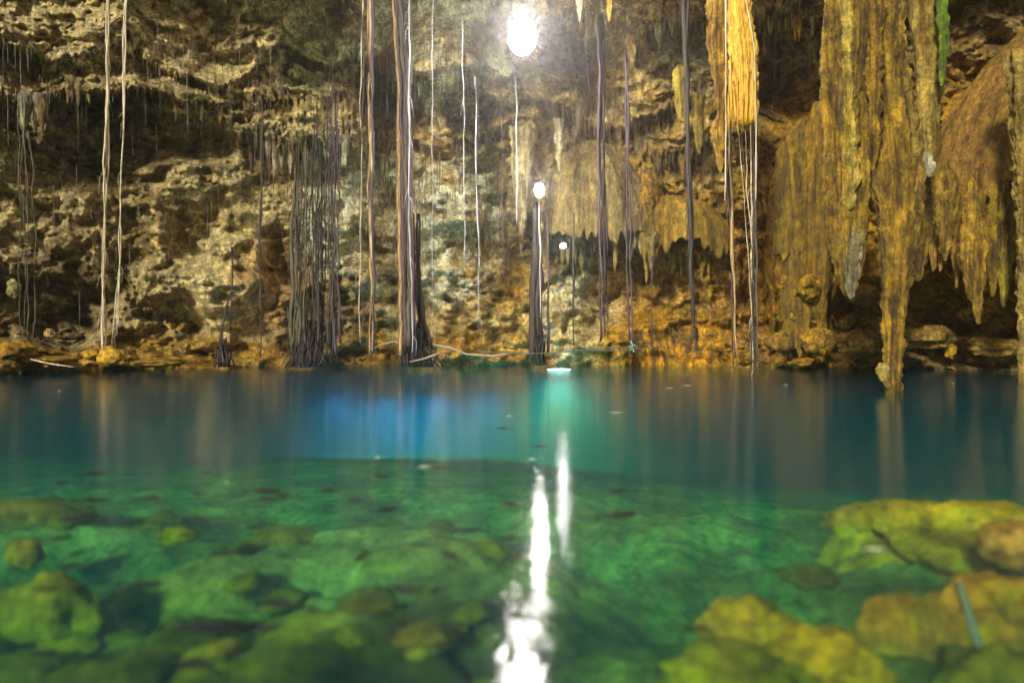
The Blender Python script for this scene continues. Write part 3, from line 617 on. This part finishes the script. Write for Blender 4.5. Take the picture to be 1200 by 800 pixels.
filaments()
# golden root mat
root = thing('root_mat', at(866, -60, 20.6), 'bright golden fringed root mat hanging beside the knotted stalactite', 'root mat', None)
lobe('mat_body', [(-60, 845, 880), (0, 850, 874), (30, 852, 880), (60, 853, 884), (100, 857, 884), (130, 859, 884), (141, 861, 883)], 20.6, tint=(.35, .15, .01), tint2=(.75, .4, .03), seed=30, flutes=.2, thick=.5, mat=M['gold_mat'])
for k in range(26):
    x = random.uniform(851, 885); y = random.uniform(60, 120)
    o = add_strand('strand', [(max(850, min(x, 884)), y), (x + random.uniform(-1, 2), 144 + random.uniform(-6, 14))], 20.35 + random.uniform(-.05, .4), .05, M['gold_mat'], k * 1.7, root, .03, 0, (1, .3), org=root.location)
for x0, x1, y1 in ((873, 885, 60), (850, 850, 60)):
    add_strand('strand', [(x0, -60), (x0 + 1, 0), (x1, y1), (x1 + 1, 150), (x1, 235)], 20.3, .05, M['cream_root'], x0, root, .03, 0, (1, .6), org=root.location)
# black tangled stumps where roots meet the water
def stump(label, px, py0, py1, D, w, n=26):
    base = at(px, py1, D); R = tag(empty('root_stump', base), label, 'root stump', 'tangled root stumps at the water line')
    T = Tubes()
    for k in range(n * 4):
        a = random.gauss(0, .4); y0 = py1 - (py1 - py0) * random.uniform(.25, 1) * math.exp(-abs(a) * 1.1); b = a * .8 + random.gauss(0, .2)
        T.tube(strand_path([(px + a * w * .36, y0), (px + a * w * .42, (y0 + py1) / 2), (px + b * w * .5, py1 + 6)], D + random.uniform(-.35, .45), k * 2.3, .22), random.uniform(.01, .04), 4)
    o = link('rootlets', T.mesh('rootlets', base), M['dark_root'], R); o['kind'] = 'stuff'
stump('small black root stump against the pale rock on the left', 262, 384, 424, 25.0, 20, 14)
stump('wide black root stump under the dense curtain of roots', 362, 372, 424, 24.9, 66, 34)
stump('dark root stump at the foot of the thick ochre bundle', 490, 365, 424, 24.0, 44, 26)
stump('narrow dark root stump under the lower lamp', 631, 370, 422, 24.7, 17, 16)

# ------------------------------------------------------------------ rocks on the bank and under water
def boulder(label, loc, size, tint, seed, name='boulder', cat='boulder', mat=None, rough=.22, sub=4, group=None, squash=1.0, rot=0, tilt=0, layers=.0):
    bm = bmesh.new(); bmesh.ops.create_icosphere(bm, subdivisions=sub, radius=1.0)
    V = np.array([v.co[:] for v in bm.verts]); me = bpy.data.meshes.new(name); bm.to_mesh(me); bm.free()
    d = 1 + rough * 1.4 * fbm(V[:, 0] * 1.1 + seed, V[:, 1] * 1.1, V[:, 2] * 1.1, 5, .55) + rough * .5 * np.tanh(4 * perlin(V[:, 0] * 1.6, V[:, 1] * 1.6 + seed, V[:, 2] * 1.6))
    d += layers * perlin(V[:, 0], V[:, 1], V[:, 2] * 5 + seed)
    W = V * d[:, None] * np.array(size)
    me.vertices.foreach_set('co', W.astype(np.float32).ravel()); me.update()
    me.polygons.foreach_set('use_smooth', np.ones(len(me.polygons), bool))
    k = fbm(V[:, 0] * 3 + seed, V[:, 1] * 3, V[:, 2] * 3, 4)[:, None]
    set_col(me, np.clip(np.array(tint) * (1 + .5 * k), .01, .8))
    o = link(name, me, mat or M['wall'], loc=loc); o.rotation_euler = (tilt, 0, rot)
    if label: tag(o, label, cat, group)
    return o
def px_boulder(label, px, py, D, wpx, hpx, tint, seed, **k):
    s = D / F; return boulder(label, at(px, py, D), (wpx / 2 * s, wpx / 2 * s * .8, hpx / 2 * s), tint, seed, **k)
TAN = (.42, .26, .07)
px_boulder('rounded golden boulder on the bank below the two cream roots', 130, 417, 22.9, 28, 21, (.5, .32, .1), 3, rough=.16)
px_boulder('flat stone tucked left of the rounded golden boulder', 106, 415, 23.2, 20, 12, TAN, 4)
px_boulder('long golden ledge stone at the far left of the bank', 8, 411, 22.6, 54, 20, TAN, 5, layers=.1)
px_boulder('small pale stone leaning above the dark hollow', 59, 391, 23.4, 12, 13, (.4, .28, .14), 6, tilt=.5)
px_boulder('upright rounded pale stone near the left edge', 16, 338, 24.6, 15, 22, (.36, .3, .15), 7)
px_boulder('dark low rock at the lower left bank corner', 2, 428, 22.0, 34, 16, (.2, .12, .04), 8)
px_boulder('brown slab stone in the shallows of the left bank', 66, 421, 22.9, 46, 9, (.26, .16, .05), 9)
px_boulder('low row of rock beside the bank, right of the boulder', 186, 424, 23.6, 60, 9, (.3, .19, .06), 10)
for i, (x, y, w, h, t, lb) in enumerate(((912, 402, 30, 24, (.22, .14, .04), 'lumpy ochre rock at the foot of the flowstone apron, left side'), (958, 400, 34, 32, (.26, .16, .035), 'golden rock at the foot of the flowstone apron, right side'),
                                         (938, 424, 26, 10, (.36, .22, .05), 'low golden stone at the water below the apron'), (873, 420, 26, 16, (.36, .21, .05), 'small ochre rock where the ropes meet the wall'),
                                         (1012, 345, 34, 26, (.16, .11, .04), 'rounded brown boulder in the shade right of the grey tip'), (1080, 396, 70, 26, (.2, .14, .05), 'broad brown ledge rock right of the central spike'),
                                         (1168, 408, 62, 26, (.22, .15, .05), 'wide ochre block at the right end of the undercut'), (1114, 408, 12, 22, (.34, .23, .06), 'small golden pillar stone in the dark undercut'),
                                         (1010, 402, 56, 30, (.18, .12, .04), 'dark brown block between apron and central spike'))):
    px_boulder(lb, x, y, 24.2 + (i % 3) * .2, w, h, t, 20 + i, rough=.25, layers=.08)

# pool bed
def bed_z(x, y):
    x = np.asarray(x, float); y = np.asarray(y, float)
    yy = np.clip(y, 0, 60)
    z = -.5 - .05 * yy - .0013 * yy ** 2 - .35 * sstep(-.6, 1.0, x) * sstep(1.6, 3.6, y) * (1 - sstep(6, 9, y)) * (1 - .6 * sstep(2.5, 5, x))
    z -= .05 * np.clip(y - 3, 0, 60) * sstep(-2, 10, x)
    z -= .009 * np.clip(yy - 9, 0, 60) ** 1.5 + 5.5 * sstep(25, 36, y)
    z += .16 * fbm(x / 5.5, y / 4.5, 6.6, 4, .55) * sstep(10, 17, y)
    near = 1 - sstep(5, 14, y)
    z += .28 * fbm(x / 2.4, y / 2.4, 4.0, 3) * (.25 + .75 * near) + (.26 * np.clip(perlin(x / .62, y / .45, 9.1) - .05, 0, 1) + .1 * np.clip(perlin(x / .28, y / .2, 2.1), 0, 1)) * near
    z += .18 * np.tanh(4 * perlin(x / 1.5, y / 1.3, 5.5)) * near
    return z
xs = np.concatenate([np.linspace(-60, -13, 40), np.linspace(-12.8, 12.8, 300), np.linspace(13, 60, 40)]); ysb = np.concatenate([np.linspace(-6, 14, 260), np.linspace(14.2, 60, 80)])
XB, YB = np.meshgrid(xs, ysb); ZB = bed_z(XB, YB)
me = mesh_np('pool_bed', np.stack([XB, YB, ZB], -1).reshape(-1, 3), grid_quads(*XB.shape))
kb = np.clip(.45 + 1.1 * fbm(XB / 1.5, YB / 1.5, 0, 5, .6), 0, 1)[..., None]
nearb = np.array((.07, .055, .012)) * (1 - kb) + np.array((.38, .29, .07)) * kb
sand = np.array((.46, .46, .17)) * (.6 + .6 * kb)                 # paler bare silt past the boulders, far bed painted dark so it fades into the deep
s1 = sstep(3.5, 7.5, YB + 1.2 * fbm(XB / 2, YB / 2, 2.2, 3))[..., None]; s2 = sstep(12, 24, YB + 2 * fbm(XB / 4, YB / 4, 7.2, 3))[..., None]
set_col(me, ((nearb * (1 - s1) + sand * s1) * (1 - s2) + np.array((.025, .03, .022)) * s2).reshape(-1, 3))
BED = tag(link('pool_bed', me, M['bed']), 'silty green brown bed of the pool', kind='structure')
ALG, ALG2, BRN = (.60, .33, .02), (.72, .29, .012), (.34, .22, .05)
def sunk(label, px, py, depth, wpx, hpx, tint, seed, yscale=1.0, **k):
    """a rock whose top the viewer sees through the water in direction (px, py), depth metres down"""
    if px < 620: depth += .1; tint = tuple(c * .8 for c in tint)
    d = at(px, py, 1.0) - cam.location; t = -(CAMH + depth) / d.z
    p = Vector(cam.location) + d * t; s = p.y / F
    hz = hpx / 2 * s * .9; p = p - Vector((0, 0, hz * (1.25 if px < 620 else 1.75)))
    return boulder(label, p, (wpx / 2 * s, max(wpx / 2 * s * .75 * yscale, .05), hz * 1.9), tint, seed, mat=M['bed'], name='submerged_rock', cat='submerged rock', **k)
sunk('big flat yellow green rock just under the water on the right', 1130, 592, .42, 280, 62, (.66, .36, .02), 41, rough=.26, rot=.05, yscale=.9, sub=5)
sunk('orange brown mass of rock below the big flat right one', 1150, 690, .55, 270, 120, ALG2, 42, rough=.25, sub=5, yscale=.6)
sunk('smooth brown stone lying on the big right rock', 1192, 612, .12, 86, 34, (.42, .24, .10), 43, rough=.1, yscale=.8)
sunk('dark green rock in the lower right corner', 1180, 770, .6, 170, 70, (.26, .18, .03), 44, yscale=.6)
sunk('upper end of the long mossy ridge, right of centre', 870, 705, .55, 110, 38, ALG, 45, rough=.3, rot=-.3)
sunk('lower end of the long mossy ridge, nearer the big rock', 960, 738, .5, 130, 46, ALG, 46, rough=.3, rot=-.4)
sunk('second yellow ridge under the long mossy one', 865, 768, .55, 170, 42, (.42, .34, .05), 47, rough=.3, rot=-.3)
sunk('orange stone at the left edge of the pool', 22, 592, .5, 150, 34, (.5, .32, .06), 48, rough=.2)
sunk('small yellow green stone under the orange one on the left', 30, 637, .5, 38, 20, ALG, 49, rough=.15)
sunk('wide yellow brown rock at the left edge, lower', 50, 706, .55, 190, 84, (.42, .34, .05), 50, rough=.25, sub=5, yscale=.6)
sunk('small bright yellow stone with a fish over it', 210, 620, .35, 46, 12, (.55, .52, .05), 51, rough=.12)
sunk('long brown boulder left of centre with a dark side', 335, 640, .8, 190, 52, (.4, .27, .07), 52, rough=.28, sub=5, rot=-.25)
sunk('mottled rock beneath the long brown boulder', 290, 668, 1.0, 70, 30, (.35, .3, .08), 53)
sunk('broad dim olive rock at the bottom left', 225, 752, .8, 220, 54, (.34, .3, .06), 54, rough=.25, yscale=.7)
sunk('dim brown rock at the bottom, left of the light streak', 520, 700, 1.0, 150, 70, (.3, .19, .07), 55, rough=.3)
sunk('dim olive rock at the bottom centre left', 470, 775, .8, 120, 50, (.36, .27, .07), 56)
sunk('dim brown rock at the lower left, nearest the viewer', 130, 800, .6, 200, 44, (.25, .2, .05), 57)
for k in range(30):
    py = random.choice((random.uniform(600, 800), random.uniform(690, 820))); px = random.choice((random.uniform(-20, 620), random.uniform(-20, 620), random.uniform(780, 1220)))
    pd = at(px, py, 1.0) - cam.location; q = Vector(cam.location) + pd * (-(CAMH + .9) / pd.z); q.z = float(bed_z(q.x, q.y)) + .03
    r_ = random.uniform(.1, .34); o = boulder(None, q, (r_, r_ * .8, r_ * .36), random.choice((BRN, BRN, (.3, .24, .05), (.22, .17, .04), (.45, .34, .06))), 100 + k, mat=M['bed'], name='bed_stone', sub=3, rough=.25, rot=k); o.parent = BED
sunk('dim green stone in the middle of the pool', 440, 640, 1.2, 90, 24, (.3, .32, .1), 58)
# a slim drowned post by the big right rock
pa = at(1112, 690, 1.0) - cam.location; pa = Vector(cam.location) + pa * (-(CAMH + .55) / pa.z)
T = Tubes(); T.tube([pa + Vector((0, -.12, .1)), pa + Vector((0.0, -.3, -.2)), pa + Vector((.05, -.45, -.7)), pa + Vector((.12, -.5, -1.2))], [.028, .032, .036, .04], 8)
o = link('submerged_branch', T.mesh('submerged_branch', pa), M['bark'], loc=pa); tag(o, 'upright drowned branch in front of the big right rock', 'branch')

# ------------------------------------------------------------------ fish
def fish_body():
    n, m = 14, 8; V = []
    for a in range(n):
        t = a / (n - 1); w = (math.sin(math.pi * min(1, t * 1.05 + .02)) ** .7) * (.085 - .045 * t) + .003
        for b in range(m):
            th = 2 * math.pi * b / m; V.append((t - .5, math.cos(th) * w * .75 + .035 * math.sin(t * 5), math.sin(th) * w))
    return mesh_np('body', V, grid_quads(n, m, True))
def fin(pts, th=.004):
    V = [(x, y - th, z) for x, y, z in pts] + [(x, y + th, z) for x, y, z in pts]; n = len(pts)
    q = [(i, (i + 1) % n, n + (i + 1) % n, n + i) for i in range(n)]; t = [(0, i, i + 1) for i in range(1, n - 1)] + [(n, n + i + 1, n + i) for i in range(1, n - 1)]
    return mesh_np('fin', V, q, t, smooth=False)
yt = .035 * math.sin(5)
FB, FT, FD = fish_body(), fin([(.46, yt, 0), (.62, yt + .03, .09), (.58, yt + .02, 0), (.62, yt + .03, -.09)]), fin([(-.05, .03, .07), (.1, .03, .07), (.12, .03, .13)])
for q in (FB, FT, FD): q.materials.append(M['fish'])
FISH = [(108, 586, 38, 5), (95, 608, 50, 0), (160, 612, 34, 4), (70, 630, 26, 16), (93, 647, 24, 22), (86, 663, 36, 8), (168, 684, 46, 6), (222, 619, 18, -4), (302, 617, 30, 12), (232, 608, 30, -2), (318, 584, 30, 0), (335, 580, 26, -2), (230, 577, 22, -14),
        (52, 767, 44, -8), (228, 777, 66, 10), (240, 733, 90, 4), (330, 708, 70, -4), (360, 637, 26, -4), (110, 555, 26, 12), (75, 566, 20, 6), (245, 555, 24, -3), (310, 575, 40, 1), (180, 583, 24, 2),
        (420, 586, 26, 2), (452, 597, 34, 18), (600, 591, 34, -20), (600, 630, 30, 4), (548, 622, 34, 10), (530, 652, 50, -22), (460, 745, 40, -26), (470, 690, 54, -4), (425, 652, 40, 34), (728, 575, 30, 2), (725, 603, 50, 10), (748, 675, 26, -34),
        (674, 668, 16, 60), (300, 735, 60, 4), (395, 770, 40, -14), (60, 690, 40, 6), (445, 558, 24, 0), (520, 548, 26, 2), (590, 502, 18, 0), (632, 523, 18, 0), (386, 575, 22, 3), (820, 736, 50, 2), (255, 648, 34, 12)]
ANCH = [(22, 592, 'the orange stone at the left edge'), (30, 637, 'the small yellow green stone on the left'), (60, 706, 'the wide yellow brown rock at lower left'), (210, 620, 'the small bright yellow stone'), (335, 640, 'the long brown boulder'),
        (225, 752, 'the dim olive rock at bottom left'), (520, 700, 'the dim rock beside the light streak'), (440, 640, 'the dim green stone mid pool'), (632, 600, 'the streak of lamp light'), (870, 705, 'the long mossy ridge'), (560, 520, 'the middle of the open water')]
_by = {}
for px, py, wpx, ang in FISH:
    ax, ay, an = min(ANCH, key=lambda q: (q[0] - px) ** 2 + 3 * (q[1] - py) ** 2); _by.setdefault((an, 'above' if py < ay else 'below'), []).append((px, py))
ORD = ['leftmost', 'second from left', 'third from left', 'fourth from left', 'fifth from left', 'sixth from left', 'seventh from left', 'eighth from left', 'ninth from left']
FLAB = {}
for (an, side), lst in _by.items():
    for k, q in enumerate(sorted(lst)):
        FLAB[q] = ('lone dark slender fish just %s %s' % (side, an)) if len(lst) == 1 else ('dark fish, %s of those %s %s' % (ORD[k], side, an))
for i, (px, py, wpx, ang) in enumerate(FISH):
    dep = .1 + .12 * ((i * 7) % 5) / 4
    d = at(px, py, 1.0) - cam.location; p = Vector(cam.location) + d * (-(CAMH + dep) / d.z)
    L = min(wpx * 1.0 * p.y / F, .8)
    R = tag(empty('fish', p), FLAB[(px, py)], 'fish', 'dark fish in the pool')
    # the heading that shows at this slant from where the viewer stands
    R.rotation_euler = (0, 0, math.radians(min(75, max(-75, ang * 2.2))) + (math.pi if i % 3 == 0 else 0)); R.scale = (L, L * 1.25, L * 1.1)
    for nm, q in (('body', FB), ('tail_fin', FT), ('back_fin', FD)):
        o = bpy.data.objects.new(nm, q); COL.objects.link(o); o.parent = R

# ------------------------------------------------------------------ driftwood, ropes, leaves
def rod(name, label, cat, pts, D, w, mat, wob=.03, group=None):
    o = add_strand(name, pts, D, w, mat, pts[0][0] * .1, None, wob, 0, (1, .5), org=at(*pts[0], D)); return tag(o, label, cat, group)
rod('driftwood_stick', 'long pale stick sloping into the water at the left bank', 'stick', [(36, 421), (58, 426), (86, 430)], 22.2, .05, M['cream_root'])
rod('driftwood_stick', 'pale fallen stick at the foot of the thick root bundle', 'stick', [(514, 414), (498, 420), (480, 424)], 23.2, .07, M['bark'])
rod('fallen_branch', 'curved branch lying on the shelf right of the thick bundle', 'branch', [(506, 404), (528, 408), (545, 415), (575, 417), (600, 414)], 24.0, .09, M['bark'], .08)
rod('fallen_branch', 'arched dark root on the shelf between the root bundles', 'branch', [(436, 410), (446, 404), (462, 400), (472, 404)], 24.0, .09, M['bark'], .05)
def sag(x0, y0, x1, y1, s, n=10): return [(x0 + (x1 - x0) * i / n, y0 + (y1 - y0) * i / n + s * math.sin(math.pi * i / n)) for i in range(n + 1)]
for lb, pts, D, w in (('main swimmers rope sagging across the ochre base of the wall', sag(560, 412, 700, 408, 4) + sag(700, 408, 815, 392, 4)[1:], 23.2, .035),
                      ('second rope just below the main one, near the green leaves', sag(690, 410, 795, 401, 4), 23.0, .03),
                      ('thin line running level from the thick dark root tip', sag(816, 390, 985, 398, 4), 23.2, .022),
                      ('slanting line from the purple root down to the pale tip', sag(818, 394, 862, 418, 2), 22.8, .022),
                      ('slanting line crossing in front of the flowstone apron', sag(900, 400, 918, 416, 1), 22.6, .022),
                      ('thin line from the frayed root tip down into the water', sag(886, 414, 908, 430, 1), 21.6, .022),
                      ('line sloping from the apron towards the central spike', sag(975, 396, 1008, 431, 3), 22.0, .022),
                      ('level faint line at the right wall foot over the apron', sag(870, 402, 930, 400, 2), 22.8, .02)):
    rod('rope', lb, 'rope', pts, D, w, M['rope'], .02, 'ropes strung along the wall foot')
# little fern lit green
def leaf_mesh():
    V = [(0, 0, 0), (.3, .12, .05), (.7, .1, .04), (1, 0, 0), (.7, -.1, .04), (.3, -.12, .05), (.5, 0, -.02), (0, 0, -.02), (.5, 0, .09)]
    return mesh_np('leaf', V, [(0, 1, 8, 5), (1, 2, 3, 8), (8, 3, 4, 5), (0, 5, 6, 1), (1, 6, 3, 2), (6, 5, 4, 3)])
LM = leaf_mesh(); LG = LM.copy(); LM.materials.append(M['leaf']); LG.materials.append(M['green_leaf'])
c = at(741, 405, 23.8); R = tag(empty('fern', c), 'little tuft of green leaves at the end of a purple root', 'plant')
for k in range(14):
    o = bpy.data.objects.new('leaf', LG); COL.objects.link(o); o.parent = R; s_ = random.uniform(.16, .3)
    o.scale = (s_,) * 3; o.rotation_euler = (random.uniform(0, 6), random.uniform(-.9, .9), random.uniform(0, 6.28)); o.location = (random.uniform(-.08, .12), random.uniform(-.1, .05), random.uniform(-.1, .08))
for px, py, w, lb in ((723, 484, 24, 'long pale leaf floating on the blue water right of centre'), (443, 537, 12, 'small pale leaf floating left of the middle'), (498, 548, 22, 'slim pale leaf floating near the pool middle'),
                      (266, 567, 5, 'tiny white leaf fleck floating over the green water'), (1026, 646, 36, 'pale twig like leaf floating left of the big rock'), (624, 539, 12, 'whitish leaf floating above the light streak'),
                      (785, 455, 14, 'pale leaf floating near the far wall, left of two'), (806, 452, 14, 'pale leaf floating near the far wall, right of two'), (921, 451, 8, 'tiny pale fleck floating below the flowstone apron'),
                      (1117, 449, 5, 'tiny pale fleck floating in the dark right water'), (597, 488, 10, 'whitish leaf floating in the blue water'), (70, 458, 6, 'tiny leaf floating near the left bank')):
    D = CAMH * F / (py - HOR); p = at(px, py, D); p.z = .008
    o = bpy.data.objects.new('floating_leaf', LM); COL.objects.link(o); L = w * D / F; o.location = p - Vector((L / 2, 0, 0)); o.scale = (L, min(L * .5, .12 + L * .1), .12); tag(o, lb, 'leaf', 'leaves floating on the pool')

# ------------------------------------------------------------------ lamps
def lamp(label, c, r, col, strength, energy, lens_h=1.0, tilt=0.0, name='flood_lamp', ptoff=(0, -.3, 0), lcol=None, soft=None):
    R = tag(empty(name, c), label, 'lamp'); R.rotation_euler = (tilt, 0, 0)
    bm = bmesh.new(); bmesh.ops.create_uvsphere(bm, u_segments=24, v_segments=12, radius=r)
    for v in bm.verts: v.co.y *= .45; v.co.z *= lens_h
    me = bpy.data.meshes.new('lens'); bm.to_mesh(me); bm.free(); me.polygons.foreach_set('use_smooth', np.ones(len(me.polygons), bool))
    link('lens', me, glow('lit ' + name, col, strength), R)
    T = Tubes(); T.tube([(0, r * .5, 0), (0, r * .42, 0), (0, r * .2, 0), (0, r * 0.05, 0)], [r * .5, r * 1.0, r * 1.12, r * 1.1], 20); me = T.mesh('housing')
    for v in me.vertices: v.co.z *= lens_h
    link('housing', me, M['housing'], R)
    T = Tubes(); T.tube([(0, r * .3, 0), (0, r * .9, r * .2), (0, r * 2.2, r * .3)], r * .12, 8); link('bracket', T.mesh('bracket'), M['housing'], R)
    if energy:
        ld = bpy.data.lights.new('lamp_light', 'SPOT' if soft else 'POINT'); ld.energy = energy
        if soft: ld.spot_size = math.radians(150); ld.spot_blend = .6; ld.color = lcol or col; ld.shadow_soft_size = soft or r * .8
        lo = bpy.data.objects.new('lamp_light', ld); COL.objects.link(lo); lo.parent = R; lo.location = ptoff; lo.rotation_euler = (math.radians(8) - tilt, 0, 0) if soft else (0, 0, 0)
    return R
lamp('very bright white lamp high on the cave roof', at(612, 44, 22.4), .46, (1.0, .88, .82), 170, 1500, 1.25, ptoff=(0, -1.2, 0), lcol=(1, .80, .60))
lamp('bright pinkish lamp halfway up the wall above the trunk like root', at(632, 223, 23.8), .17, (1.0, .82, .72), 70, 340, 1.5, ptoff=(0, -.8, 0), lcol=(1, .82, .62))
lamp('small white lamp under the fringe of the mushroom dome', at(660, 288, 24.0), .11, (1, .97, .85), 50, 60, .8, ptoff=(0, -.4, 0))
cw = at(655, 433, CAMH * F / (433 - HOR))
lamp('white lamp glowing turquoise at the water surface below the lower lamp', cw + Vector((0, 0, .0)), .44, (.35, 1.0, .92), 6, 0, .09, name='pool_lamp')
def water_light(label, px, py, D, energy, col, r=.2):
    p = at(px, py, D)
    return lamp(label, p, r, col, 2, energy, 1.0, math.radians(60), name='underwater_lamp', ptoff=(0, -.3, 0), soft=.9, lcol=col)

# ------------------------------------------------------------------ water
HAZE = .0019
def water():
    xs = np.linspace(-34, 34, 2); x0, x1, y0, y1, zb = -62, 62, -6, 62, -16
    V = [(x0, y0, 0), (x1, y0, 0), (x1, y1, 0), (x0, y1, 0), (x0, y0, zb), (x1, y0, zb), (x1, y1, zb), (x0, y1, zb)]
    q = [(0, 1, 2, 3), (7, 6, 5, 4), (0, 4, 5, 1), (1, 5, 6, 2), (2, 6, 7, 3), (3, 7, 4, 0)]
    me = mesh_np('water', V, q, smooth=False)
    m = bpy.data.materials.new('clear green water'); m.use_nodes = True; n = m.node_tree.nodes; l = m.node_tree.links; n.clear()
    out = n.new('ShaderNodeOutputMaterial'); mix = n.new('ShaderNodeMixShader'); tr = n.new('ShaderNodeBsdfTransparent'); gl = n.new('ShaderNodeBsdfGlossy')
    gl.inputs['Roughness'].default_value = .075; fr = n.new('ShaderNodeFresnel'); fr.inputs['IOR'].default_value = 1.333
    g = n.new('ShaderNodeNewGeometry')
    io = n.new('ShaderNodeMapRange'); io.inputs['To Min'].default_value = 1.333; io.inputs['To Max'].default_value = 1 / 1.333   # same loss from below as from above: light goes straight through
    l.new(g.outputs['Backfacing'], io.inputs['Value']); l.new(io.outputs[0], fr.inputs['IOR'])
    t1 = noise_node(n, l, 1.0, 3, .5, g.outputs['Position'], (5, 11.0, 1)); t2 = noise_node(n, l, 1.0, 2, .5, g.outputs['Position'], (14, 30, 1))
    b1 = n.new('ShaderNodeBump'); b1.inputs['Distance'].default_value = .018; b1.inputs['Strength'].default_value = .3; l.new(t1.outputs[0], b1.inputs['Height'])
    b2 = n.new('ShaderNodeBump'); b2.inputs['Distance'].default_value = .0035; b2.inputs['Strength'].default_value = .5; l.new(t2.outputs[0], b2.inputs['Height']); l.new(b1.outputs[0], b2.inputs['Normal'])
    l.new(b2.outputs[0], gl.inputs['Normal'])
    l.new(fr.outputs[0], mix.inputs[0]); l.new(tr.outputs[0], mix.inputs[1]); l.new(gl.outputs[0], mix.inputs[2]); l.new(mix.outputs[0], out.inputs['Surface'])
    ab = n.new('ShaderNodeVolumeAbsorption'); ab.inputs['Color'].default_value = (.28, .82, .74, 1); ab.inputs['Density'].default_value = .54
    vs = n.new('ShaderNodeVolumeScatter'); vs.inputs['Color'].default_value = (.0, .42, .70, 1); vs.inputs['Density'].default_value = .066; vs.inputs['Anisotropy'].default_value = .2
    ad = n.new('ShaderNodeAddShader'); l.new(ab.outputs[0], ad.inputs[0]); l.new(vs.outputs[0], ad.inputs[1]); l.new(ad.outputs[0], out.inputs['Volume'])
    o = link('water', me, m); tag(o, 'clear green and blue pool water', kind='structure')
water()
water_light('turquoise underwater lamp just beneath the glowing surface lamp', 655, 438, 24.4, 14000, (.12, 1.0, .85), .06)
water_light('blue underwater lamp farthest left of the blue patch', 400, 455, 25.5, 15000, (.0, .27, 1.0), .04)
water_light('blue underwater lamp second from the left in the blue patch', 455, 460, 24.9, 20000, (.0, .3, 1.0), .04)
water_light('blue underwater lamp before the thick bundle foot', 510, 457, 25.2, 20000, (.0, .32, 1.0), .04)
water_light('blue underwater lamp nearest to the turquoise glow', 570, 454, 26.0, 15000, (.0, .36, 1.0), .04)
# thin mist added to give the lamps a soft bloom
bm = bmesh.new(); bmesh.ops.create_cube(bm, size=1.0); me = bpy.data.meshes.new('haze'); bm.to_mesh(me); bm.free()
hz = link('haze', me, None, loc=(0, 27, 8)); hz.scale = (150, 84, 56); hz['kind'] = 'stuff'
hm = bpy.data.materials.new('lamp bloom mist'); hm.use_nodes = True; hn = hm.node_tree.nodes; hn.clear()
ho = hn.new('ShaderNodeOutputMaterial'); hv = hn.new('ShaderNodeVolumePrincipled'); hv.inputs['Color'].default_value = (.95, .93, .9, 1); hv.inputs['Density'].default_value = HAZE; hv.inputs['Anisotropy'].default_value = .86
hm.node_tree.links.new(hv.outputs[0], ho.inputs['Volume']); me.materials.append(hm)
